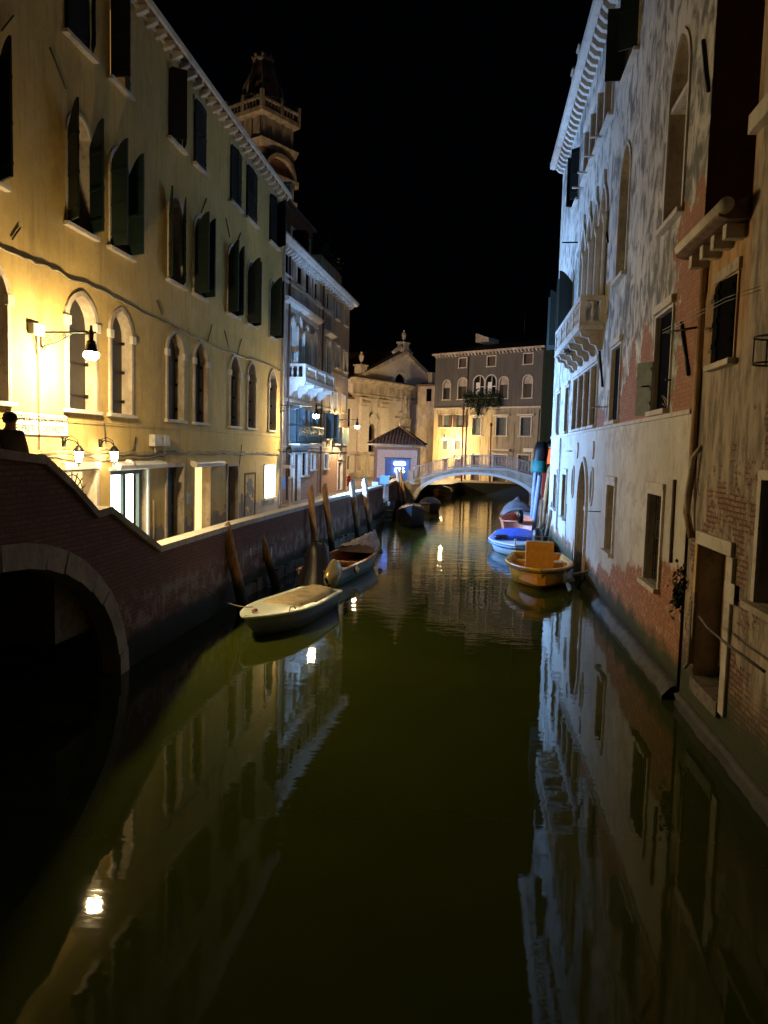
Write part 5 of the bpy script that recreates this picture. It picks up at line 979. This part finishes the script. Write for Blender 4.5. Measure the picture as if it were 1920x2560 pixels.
def outboard(r, x, y, z, mat, tilt=35, s_=1.0, name='outboard_motor'):
    R = Matrix.Rotation(radians(-tilt), 3, 'Y'); O = Vector((x, y, z)); b = MB(); vs = []; n = 14
    pr = [(.0, .42), (.10, .41), (.16, .36), (.19, .24), (.19, .08), (.17, .0), (.12, -.06), (0, -.08)]
    for a, h in pr: vs += [tuple(O+R @ Vector((1.45*a*cos(k*2*pi/n)*s_-.03, a*sin(k*2*pi/n)*.85*s_, h*s_*1.35))) for k in range(n)]
    b.add(vs, [(i*n+k, i*n+(k+1) % n, (i+1)*n+(k+1) % n, (i+1)*n+k) for i in range(len(pr)-1) for k in range(n)], 0, True); o = b.build(name, mat, r)
    b = MB(); b.tube([tuple(O+R @ Vector((-.05, 0, -.1))), tuple(O+R @ Vector((-.08, 0, -.7*s_)))], .06*s_, 8, .04*s_); b.tube([tuple(O+R @ Vector((.1, 0, -.12))), tuple(O+R @ Vector((.28, 0, -.14)))], .04, 6)
    b.lathe([(0, -.06), (.1, -.02), (.1, .02), (0, .06)], tuple(O+R @ Vector((-.12, 0, -.72*s_))), 8); b.build('leg', M['iron'], o)
    return o
def drape(r, c, rad, h, mat, seed=1, name='cover', flat=.25, sx=1.0):
    rg = random.Random(seed); n = 36; prof = [(flat*.4, 1.0), (flat, .97), (flat*1.45, .88), (.60, .68), (.68, .45), (.88, .2), (1.05, 0)]; vs = []; ph = [rg.uniform(0, 6) for _ in range(4)]
    for i, (a, z) in enumerate(prof):
        for k in range(n):
            t = 2*pi*k/n; f = 1+(.10*sin(5*t+ph[0])+.07*sin(8*t+ph[1])+.05*sin(13*t+ph[2]))*(i/6)
            vs.append((c[0]+rad*a*f*cos(t)*sx, c[1]+rad*a*f*sin(t), c[2]+h*z+.03*h*sin(3*t+ph[3])))
    b = MB(); b.add(vs, [(i*n+k, i*n+(k+1) % n, (i+1)*n+(k+1) % n, (i+1)*n+k) for i in range(len(prof)-1) for k in range(n)]+[tuple(range(n))], 0, True); return b.build(name, mat, r)
def boat(name, label, stern, bow, zoff=0):
    a = atan2(bow[1]-stern[1], bow[0]-stern[0]); r = thing(name, label, 'boat', (stern[0], stern[1], zoff), a); return r, sqrt((bow[0]-stern[0])**2+(bow[1]-stern[1])**2)
def fender(b, x, y, z, r=.1): b.lathe([(0, -r*1.3), (r*.8, -r*.8), (r, 0), (r*.8, r*.8), (.02, r*1.3), (.015, r*1.8)], (x, y, z), 10)

r, L = boat('motor_boat', 'pale green motor boat with tan canvas, nearest on the left side', (-3.97, 19.75), (-4.78, 15.6))
hw, zs = hull(r, L, 1.42, .44, M['hullgrey'], None, .10, 2.2, .82, .8, 0.42, M['cream'], M['cream'], maxt=.45)
sheet(r, hw, zs, L, .02, .58, .09, M['tan'], 'canvas', -.17, 3, folds=.014); MB().box(-.06, .0, -.05, .45, -.5, .5).build('transom', M['cream'], r)
outboard(r, -.30, .12, .60, M['gold'], 50, 1.2); b = MB(); b.lathe([(.03, 0), (.02, .05), (.04, .07)], (L-.35, .0, .56), 8); b.tube([(L-.9, .62, .56), (L-1.0, .6, .62), (L-1.15, .62, .62), (L-1.2, .64, .55)], .012, 5); b.build('cleat', M['steel'], r)
MB().tube([(L-.5, .02, .6), (L-.45, -.0, .6)], .04, 6).build('bow_light', M['redp'], r)

r, L = boat('wooden_boat', 'open wooden boat with dark stern cover and mauve tarpaulin, moored by the quay poles', (-4.6, 22.3), (-3.75, 29.4))
hw, zs = hull(r, L, 1.62, .50, M['hullgrey'], M['plank'], .30, 2.0, .8, rail=M['plank'], maxt=.42)
sheet(r, hw, zs, L, .60, .97, .22, M['tarp'], 'tarpaulin', .02, 4, folds=.05); 
for t in (.22, .42): x = L*t; MB().box(x-.12, x+.12, .34, .38, -hw(t)+.1, hw(t)-.1).build('bench', M['plank'], r)
drape(r, (.25, .1, .05), .58, 1.3, M['blackc'], 5, 'stern_cover', .34, 1.1)
for t in (.2, .85): b = MB(); fender(b, L*t, -hw(t)-.1, .36, .1); b.build('fender', M['fender'], r)
for i in range(6): t = .56-.07*i; x = L*t; MB().tube([(x, -hw(t)+.12, .14), (x, 0, .14), (x, hw(t)-.12, .14)], .015, 4).build('floor_rib', M['plank'], r)

r, L = boat('yellow_boat', 'yellow and orange motor boat with square console on the right side', (2.35, 27.9), (2.12, 23.15))
hw, zs = hull(r, L, 2.15, .60, M['yellow'], M['orange'], .10, 2.2, .8, q=.72, rail=M['yellow'], maxt=.42, rr=.05, floor=.2, draft=.15)
MB().box(2.0, 2.5, .21, 1.28, -.46, .46).build('console', M['orange'], r, bevel=.03); MB().box(1.0, 1.5, .21, .5, -.85, .85).build('bench', M['orange'], r, bevel=.02); MB().box(3.3, 3.6, .3, .42, -.65, .65).build('bench', M['orange'], r, bevel=.02)
MB().box(2.9, 3.0, .45, .72, .74, .86).build('yellow_box', M['yellow'], r); b = MB(); b.tube([(1.98, -.4, 1.28), (1.95, -.4, 1.42), (1.95, .4, 1.42), (1.98, .4, 1.28)], .015, 5); b.build('console_rail', M['steel'], r)
b = MB(); pts = [(L*i/22, -hw(i/22)-.012, zs(i/22)-.10) for i in range(23)]; b.tube(pts, .022, 5); pts = [(L*i/22, hw(i/22)+.012, zs(i/22)-.10) for i in range(23)]; b.tube(pts, .022, 5); b.build('rubbing_strip', M['dwood'], r)
outboard(r, -.3, 0, .8, M['blackc'], 5, 1.2)
for t, zz, rr in ((.86, .38, .13), (.74, .2, .1)): b = MB(); fender(b, L*t, hw(t)+.12, zz, rr); b.build('fender', M['fender'], r)
b = MB()
for t in (.75, .88, .62, .5): b.lathe([(.02, 0), (.035, .05), (0, .06)], (L*t, -hw(t)+.04, zs(t)+.01), 6)
b.build('cleat', M['steel'], r)

r, L = boat('covered_boat', 'white boat under a bright blue canvas cover behind the yellow boat', (2.0, 36.0), (1.68, 30.1))
hw, zs = hull(r, L, 2.25, .48, M['hullwhite'], None, .10, 2.2, .85, 1.0, .5, M['hullwhite'], M['hullwhite'], maxt=.42)
sheet(r, hw, zs, L, .0, .66, .24, M['bluec'], 'canvas', .02, 2, folds=.015, prof=lambda s_: min(1, .75+1.2*s_*(1-s_)) if s_ < .96 else .8); b = MB(); b.tube([(L*.72, -.5, .85), (L*.72, .0, .95), (L*.72, .5, .85)], .0, 4)
b = MB(); b.lathe([(0, 0), (.05, .05), (.05, .1), (0, .15)], (L*.8, 0, .58), 8); b.tube([(L*.97, 0, .58), (L*.98, 0, .72)], .02, 5); b.build('bow_fitting', M['steel'], r); fb_ = MB(); fb_.lathe([(0, -.35), (.1, -.25), (.11, .25), (0, .35)], (L*.68, .55, 1.0), 8); b = MB().tube([(L*.7, -.75, .66), (L*.62, -.9, .64), (L*.68, -.35, .70)], .09, 8).build('rolled_fender', M['blackc'], r)
b = MB(); pts = [(L*i/22, s_*(hw(i/22)+.012), zs(i/22)-.13) for s_ in (-1,) for i in range(23)]; b.tube(pts, .03, 5); b.tube([(x, -y, z) for x, y, z in pts], .03, 5); b.build('stripe', M['bluep'], r)

r, L = boat('salmon_dinghy', 'small salmon pink dinghy with a dark outboard between two covered boats', (2.25, 38.6), (2.3, 42.6))
hw, zs = hull(r, L, 1.75, .78, M['salmon'], M['salmon'], .15, 2.4, .85, rail=M['salmon'], floor=.2); outboard(r, .1, -.1, .8, M['iron'], 20, 1.0); MB().box(1.4, 1.7, .42, .47, -.7, .7).build('bench', M['salmon'], r); MB().box(.25, .7, .21, .5, .1, .5).build('fuel_tank', M['hullwhite'], r)
r, L = boat('canvas_boat', 'boat under a high blue-grey canvas tent at the foot of the bridge', (2.6, 43.6), (2.7, 48.6))
hw, zs = hull(r, L, 2.0, .6, M['blackc'], None, .2, 2.2, .85, 1.0, .5, M['blackc']); sheet(r, hw, zs, L, .0, .95, .75, M['greyc'], 'canvas', .06, 6, folds=.05, prof=lambda s_: .45+.75*s_*(1-s_*.5))
r, L = boat('black_boat', 'black covered boat with upturned bow in front of the left end of the footbridge', (-3.75, 47.2), (-3.25, 40.0))
hw, zs = hull(r, L, 1.7, .62, M['blackc'], None, .70, 2.0, .8, 1.0, .7, M['blackc'], M['plank'], maxt=.45, draft=.1); sheet(r, hw, zs, L, .0, .93, .5, M['blackc'], 'canvas', .05, 8, folds=.04, prof=lambda s_: (.5+1.2*s_*(1-s_))*(1.001-s_)**.35)
r, L = boat('dark_boat', 'dark covered boat half hidden under the left side of the footbridge arch', (-3.1, 54.5), (-2.9, 50.0))
hw, zs = hull(r, L, 1.5, .55, M['dwood'], None, .2, 2.2, .8, 1.0, .6, M['blackc']); sheet(r, hw, zs, L, .0, .9, .8, M['blackc'], 'canvas', .04, 9, folds=.04, prof=lambda s_: (.35+.6*s_*(1-s_))*(1.001-s_)**.3)
r, L = boat('brown_boat', 'brown wooden boat beyond the footbridge, seen through its arch', (-2.6, 70.5), (-3.0, 64.0))
hw, zs = hull(r, L, 1.6, .6, M['plank'], M['dwood'], .4, 2.2, .8, rail=M['board']); sheet(r, hw, zs, L, .0, .5, .4, M['blackc'], 'canvas', .03, 4)

# ================================================================== mooring poles
def pole(label, top, bot, axis, val, rad=.12, mat='pole', grp='wooden mooring poles along the quay', cut=.18, depth=-.6):
    B = on(bot, axis, val); T = on(top, 'Y', B.y); d = (T-B); k = (depth-B.z)/d.z; B0 = B+d*k; W0 = B+d*((0-B.z)/d.z)
    Lc = Vector((W0.x, W0.y, 0)); b = MB(); a, c = B0-Lc, T-Lc; n = 10; m = 9; vs = []
    dn = (c-a).normalized(); o1 = dn.orthogonal().normalized(); o2 = dn.cross(o1)
    for i in range(m+1):
        t = i/m; q = a+(c-a)*t; rr = rad*(1.05-.2*t)
        for j in range(n):
            g = 2*pi*j/n; e = o1*cos(g)+o2*sin(g); w = rr*(1+.05*sin(3*g+i))
            vs.append(q+e*w+(dn*(cut*(e.x*.8-e.y*.4)) if i == m else Vector()))
    b.add(vs, [(i*n+j, i*n+(j+1) % n, (i+1)*n+(j+1) % n, (i+1)*n+j) for i in range(m) for j in range(n)], 0, True); b.add(vs[-n:], [tuple(range(n))])
    return tag(b.build('mooring_pole', M[mat], loc=None), label, 'mooring pole', grp), Lc
def place_pole(*a, **k): o, l = pole(*a, **k); o.location = l; return o
place_pole('short leaning wooden mooring pole nearest to the brick bridge', ('B1', 20, 530), ('B1', 160, 1180), 'X', -5.92, .15)
place_pole('second leaning wooden mooring pole, beside the pale green boat', ('B1', 325, 510), ('B1', 490, 1080), 'X', -5.82, .13)
place_pole('tall dark mooring pole behind the dark stern cover of the wooden boat', ('B1', 815, 165), ('B1', 865, 780), 'X', -5.62, .13)
place_pole('tall dark mooring pole in front of the palazzo wall, fourth from the bridge', ('B1', 945, 140), ('B1', 1020, 720), 'X', -5.45, .13)
place_pole('white-topped mooring pole behind the mauve tarpaulin, left of two', ('B1', 1205, 90), ('B1', 1265, 600), 'X', -5.18, .15, 'polewhite')
place_pole('white-topped mooring pole behind the mauve tarpaulin, right of two', ('B1', 1320, 75), ('B1', 1385, 580), 'X', -4.92, .15, 'polewhite')
place_pole('pale-topped mooring pole, leftmost of three before the kiosk window', ('N2', 640, 370), ('N2', 700, 1000), 'Y', 52, .13, 'polewhite', cut=.1)
place_pole('dark mooring pole, middle one of three before the kiosk window', ('N2', 705, 360), ('N2', 730, 990), 'Y', 52.4, .12)
place_pole('dark mooring pole, rightmost of three before the kiosk window', ('N2', 745, 560), ('N2', 780, 960), 'Y', 52, .10)
place_pole('blue-grey mooring pole under the teal canopy, left of the pair by the salmon dinghy', ('N3', 268, 700), ('N3', 205, 1500), 'Y', 41, .13, 'poleblue', 'painted poles on the right side', .03)
place_pole('blue-grey mooring pole right of its twin, by the salmon dinghy', ('N3', 345, 750), ('N3', 240, 1560), 'Y', 39.5, .14, 'poleblue', 'painted poles on the right side', .03)
place_pole('long dark leaning pole against the far end of the grey house', ('N3', 520, 590), ('N3', 430, 1270), 'Y', 38.6, .13, 'pole', 'leaning poles by the grey house')
place_pole('leaning pole nearest to the grey house wall, crossing its corner', ('N3', 630, 940), ('N3', 455, 1770), 'Y', 35.5, .10, 'polewhite', 'leaning poles by the grey house')
place_pole('short pale leaning pole behind the blue covered boat', ('N3', 380, 1180), ('N3', 345, 1700), 'Y', 36.8, .09, 'polewhite', 'leaning poles by the grey house')
def flagpole(label, top, bot, Y):
    B = on(bot, 'Y', Y); T = on(top, 'Y', Y); b = MB(); b.tube([(0, 0, 1.2-B.z), (T.x-B.x, 0, T.z-B.z)], .09, 8, .07); b.lathe([(.1, 0), (.16, .12), (.1, .28), (.02, .34)], (T.x-B.x, 0, T.z-B.z), 8)
    o = b.build('flagpole', M['darkred']); o.location = B; tag(o, label, 'flagpole', 'dark red flagpoles beyond the footbridge')
flagpole('dark red flagpole left of two beyond the footbridge, by the downpipe', ('C2', 492, 930), ('C2', 470, 1690), 77)
flagpole('shorter dark red flagpole right of two beyond the footbridge, before the yellow wall', ('C2', 778, 1100), ('C2', 765, 1690), 77)

# ================================================================== street furniture and stalls
q = on(('Z6', 575, 2068), 'Z', 1.2); r = thing('hydrant', 'small red hydrant at the far end of the palazzo wall', 'hydrant', (q.x+.3, q.y, 1.2)); b = MB(); b.lathe([(.2, 0), (.2, .08), (.14, .1), (.14, .6), (.18, .62), (.18, .68), (.1, .8), (.03, .85)], (0,0,0), 12); b.build('body', M['redp'], r); MB().tube([(-.25, 0, .5), (.25, 0, .5)], .06, 8).build('outlet', M['redp'], r)
q = on(('Z6', 105, 2175), 'X', -9.35); r = thing('phone_booth', 'narrow glazed phone booth lit bluish against the palazzo wall', 'phone booth', (-9.35, q.y, 1.2)); b = MB(); b.box(-.35, .35, 0, .1, -.4, .4).box(-.35, .35, 1.95, 2.1, -.4, .4)
for x in (-.33, .33):
    for y in (-.38, .38): b.box(x-.025, x+.025, .1, 1.95, y-.025, y+.025)
b.build('frame', M['steel'], r); MB().box(-.25, -.05, .9, 1.5, -.2, .2).build('telephone', M['bluep'], r); MB().box(-.3, -.27, .12, 1.94, -.35, .35).build('back_panel', M['hullwhite'], r)
q = on(('N2', 430, 720), 'Y', 45.6); r = thing('quay_sign', 'small blue notice on a post at the opening in the quay wall', 'sign', (q.x, 45.3, 1.2)); MB().tube([(0, 0, -.8), (0, 0, 1.3)], .03, 6).build('post', M['steel'], r); MB().box(-.28, .28, .95, 1.45, -.06, -.03).build('board', M['bluep'], r); MB().box(-.75, -.38, .35, 1.05, -.06, -.03).build('notice', M['sign'], r); MB().tube([(-.57, 0, -.8), (-.57, 0, 1.05)], .02, 6).tube([(-.57, 0, .7), (0, 0, .7)], .02, 6).build('rail', M['steel'], r); MB().box(-.8, -.4, -1.0, -.45, -.06, -.03).build('lower_notice', M['hullwhite'], r)
r = thing('water_steps', 'dark wet stone landing steps in the gap of the quay wall', 'steps', (-5.3, 44, 0)); b = MB()
for i in range(5): b.box(.0-.3, .55, -.4, .1+.24*i, .1+.4*i, 2.1)
b.build('tread', M['dstone'], r)
q = on(('N2', 560, 500), 'Y', 56); r = thing('litter_bin', 'round grey-green litter bin standing in front of the kiosk window', 'bin', (q.x, 56.4, 1.2)); MB().lathe([(.2, 0), (.24, .75), (.27, .77), (.3, 1.0), (.26, 1.02)], (0,0,0), 14).build('body', M['irongreen'], r); MB().lathe([(.31, .98), (.31, 1.04), (.2, 1.08)], (0,0,0), 14).build('rim', M['steel'], r)
# awning and lit stall past the end of the grey house
T = on(('N3', 330, 480), 'Y', 43.0); Bm = on(('N3', 320, 700), 'Y', 43.0); r = thing('closed_umbrella', 'closed teal and black umbrella standing on the quay at the right end of the footbridge', 'umbrella', (T.x, 43, 0)); z0, z1 = Bm.z, T.z; T2 = on(('N3', 430, 110), 'Y', 43.0)
MB().lathe([(.43, z0), (.46, z0+.1), (.44, (z0+z1)/2), (.42, z1)], (0,0,0), 16).build('canopy', M['teal'], r); b = MB(); n = 18; vs = []
for i, (a, z, dx) in enumerate(((.45, z1-.05, 0), (.43, z1+.5, .05), (.33, z1+1.0, .15), (.2, T2.z-.3, .5), (.03, T2.z, .65))): vs += [(dx+a*(1+.08*sin(5*k*2*pi/n+i))*cos(k*2*pi/n), a*sin(k*2*pi/n), z) for k in range(n)]
b.add(vs, [(i*n+k, i*n+(k+1) % n, (i+1)*n+(k+1) % n, (i+1)*n+k) for i in range(4) for k in range(n)], 0, True); b.build('cover', M['shut_k'], r); MB().tube([(0, 0, 0.2), (0, 0, z0)], .04, 6).build('post', M['steel'], r)
q = on(('N3', 440, 400), 'Y', 45.5); q2 = on(('N3', 420, 1100), 'Y', 45.5); r = thing('market_stall', 'red-framed stall with a lit red sign past the end of the grey house', 'stall', (q.x, 45.5, 1.2)); MB().box(-.12, .1, .0, q.z-1.2+.4, -.1, .1).build('post', M['redp'], r)
MB().box(.12, 1.4, q.z-1.2-.5, q.z-1.2+.35, -.12, -.04).build('sign_board', M['redglow'], r); MB().box(.35, 1.3, q.z-1.2-.55, q.z-1.2-.15, -.2, -.13).build('lit_panel', M['stallglow'], r); MB().box(.12, 2.2, 0, 1.0, .2, 1.2).build('counter', M['redp'], r); MB().box(-.3, 2.4, q.z-1.2+.42, q.z-1.2+.5, -.4, 1.4).build('roof', M['hullwhite'], r)
# mooring ropes
for lab, pts in (('thin mooring rope from the yellow boat bow to the grey house wall', [(2.7, 23.9, .62), (3.1, 23.7, .45), (3.58, 23.4, .75)]), ('mooring rope from the blue covered boat to the leaning pole', [(1.9, 31.2, .85), (2.6, 32.4, .55), (3.2, 34.8, .9)]), ('mooring rope from the pale green boat to the quay wall', [(-4.9, 16.6, .55), (-5.5, 16.9, .4), (-6.29, 17.2, .8)])):
    out = []
    for i in range(13):
        t = i/12; a = [Vector(p) for p in pts]; out.append(tuple(a[0]*(1-t)**2+a[1]*2*t*(1-t)+a[2]*t*t-Vector(pts[0])))
    o = MB().tube(out, .012, 5).build('mooring_rope', M['cablep']); o.location = pts[0]; tag(o, lab, 'rope')
# plants
def plant(name, label, loc, blobs, count, size, seed=1, grp=None):
    rg = random.Random(seed); r = thing(name, label, 'plant', loc, 0, grp); b = MB(); st = MB()
    for (cx, cy, cz, rx, ry, rz_) in blobs:
        for i in range(count):
            v = Vector((rg.gauss(0, .5), rg.gauss(0, .5), rg.gauss(0, .5))); p = Vector((cx+v.x*rx, cy+v.y*ry, cz+v.z*rz_)); d = Vector((rg.uniform(-1, 1), rg.uniform(-1, 1), rg.uniform(-1, 1))).normalized(); e = d.orthogonal().normalized(); g = d.cross(e); s_ = size*rg.uniform(.5, 1.3)
            b.add([p-e*s_, p+g*s_*.45, p+e*s_, p-g*s_*.45], [(0, 1, 2, 3)])
        st.tube([(cx*.3, cy*.3, cz*.0), (cx*.7, cy*.7, cz*.6), (cx, cy, cz)], .015, 4)
    b.build('foliage', M['leaf'], r); st.build('stem', M['dwood'], r)
w = FF.world(5.6, 9.9, .45); plant('balcony_creeper', 'dark creeper spilling over the balcony of the far grey house', tuple(w), [((-1.9+.5*i)*.82, -(-1.9+.5*i)*.57, .0-.25*(i % 3), .42, .42, .75) for i in range(9)]+[(-.3, .2, -1.4, .25, .25, .6)], 260, .13, 2)
for i, u in enumerate((10.0, 12.2, 14.2)): plant('terrace_shrub', ('bushy pot plant on the palazzo roof terrace, nearest the attic', 'low pot plant in the middle of the palazzo roof terrace', 'thin pot plant at the far end of the palazzo roof terrace')[i], tuple(FP.world(u, 16.4, -.9)), [(0, 0, .55, .5, .5, .6)], (160, 70, 110)[i], .12, i+4, 'plants on the roof terrace')
plant('wall_fern', 'small green fern growing in the dark gap beside the corner of the grey house', (3.55, 13.28, 2.15), [(0, 0, .0, .16, .16, .3), (-.03, .05, -.35, .1, .1, .25)], 130, .06, 8)
plant('wall_weed', 'tuft of weed growing under the stone balcony of the grey house', (3.1, 27.5, 7.85), [(0, 0, 0, .12, .3, .15)], 60, .06, 9)

# ================================================================== person on the bridge
def person():
    Q = on((26, 1062), 'X', -6.8); px_, py_, z0 = -6.8, Q.y, 2.85; r = thing('person', 'person in a dark coat walking over the brick bridge at the left edge', 'person', (px_, py_, z0), radians(65))
    def skin(name, V, E, R, mat, sub=2, parent=r, root=0):
        me = bpy.data.meshes.new(name); me.from_pydata(V, E, []); o = bpy.data.objects.new(name, me); COL.objects.link(o); me.materials.append(mat); o.modifiers.new('skin', 'SKIN'); sv = me.skin_vertices[0].data
        for i, x in enumerate(R): sv[i].radius = x if isinstance(x, tuple) else (x, x)
        sv[root].use_root = True; s_ = o.modifiers.new('sub', 'SUBSURF'); s_.levels = s_.render_levels = sub; o.parent = parent; o['x'] = 1; del o['x']; return o
    V = [(0, 0, .95), (0, .02, 1.15), (0, .03, 1.38), (0, .02, 1.5), (0, .0, 1.555), (0, -.02, 1.63), (0, -.02, 1.71),
         (.17, .03, 1.42), (.25, .04, 1.14), (.24, -.10, .92), (.235, -.14, .84), (-.17, .03, 1.42), (-.25, .03, 1.14), (-.25, -.02, .90), (-.25, -.04, .82),
         (.10, 0, .88), (.11, -.10, .48), (.11, -.02, .08), (.11, -.17, .04), (-.10, 0, .88), (-.11, .08, .48), (-.11, .22, .1), (-.11, .10, .04)]
    E = [(0,1),(1,2),(2,3),(3,4),(4,5),(5,6),(2,7),(7,8),(8,9),(9,10),(2,11),(11,12),(12,13),(13,14),(0,15),(15,16),(16,17),(17,18),(0,19),(19,20),(20,21),(21,22)]
    R = [(.16,.12),(.15,.11),(.17,.11),(.08,.075),(.07,.07),(.075,.09),(.06,.075),.065,.05,.035,.03,.065,.05,.035,.03,.10,.065,.045,.04,.10,.065,.045,.04]
    skin('body', V, E, R, M['skin'])
    for s_, hx, hy, hz in ((1, .235, -.15, .82), (-1, -.25, -.05, .80)):
        for k in range(4): x = hx-.03+.02*k; l = (.07, .08, .075, .06)[k]; skin('finger', [(x, hy, hz), (x, hy-.01, hz-l*.5), (x, hy-.0, hz-l)], [(0,1),(1,2)], [.009, .008, .007], M['skin'], 1)
        skin('thumb', [(hx-.03*s_, hy-.01, hz+.02), (hx-.05*s_, hy-.03, hz-.01), (hx-.045*s_, hy-.04, hz-.035)], [(0,1),(1,2)], [.01, .009, .008], M['skin'], 1)
    skin('coat', [(0, 0, .62), (0, .01, .95), (0, .02, 1.15), (0, .03, 1.38), (0, .02, 1.49), (.17, .03, 1.42), (.25, .04, 1.14), (.24, -.10, .93), (-.17, .03, 1.42), (-.25, .03, 1.14), (-.25, -.02, .92)], [(0,1),(1,2),(2,3),(3,4),(3,5),(5,6),(6,7),(3,8),(8,9),(9,10)], [(.21,.17),(.19,.15),(.18,.14),(.20,.14),(.09,.08),.085,.07,.05,.085,.07,.05], M['cloth'])
    for s_ in (1, -1): V2 = V[15:19] if s_ == 1 else V[19:23]; skin('trouser', V2[:3], [(0,1),(1,2)], [.115, .085, .065], M['cloth'])
    b = MB(); b.lathe([(.0, -.02), (.085, .0), (.1, .06), (.09, .12), (.05, .155), (0, .165)], (0, .01, 1.60), 14, sc=(1.0, 1.2)); b.build('hair', M['hair'], r)
    b = MB(); b.lathe([(.012, -.02), (.016, 0), (.004, .03)], (0, -.115, 1.63), 6); b.build('nose', M['skin'], r); b = MB()
    for x in (-.03, .03): b.lathe([(0, -.008), (.009, 0), (0, .008)], (x, -.098, 1.66), 6)
    b.build('eye', M['ink'], r); b = MB(); b.box(-.022, .022, 1.585, 1.592, -.104, -.094); b.build('mouth', M['darkred'], r)
person()
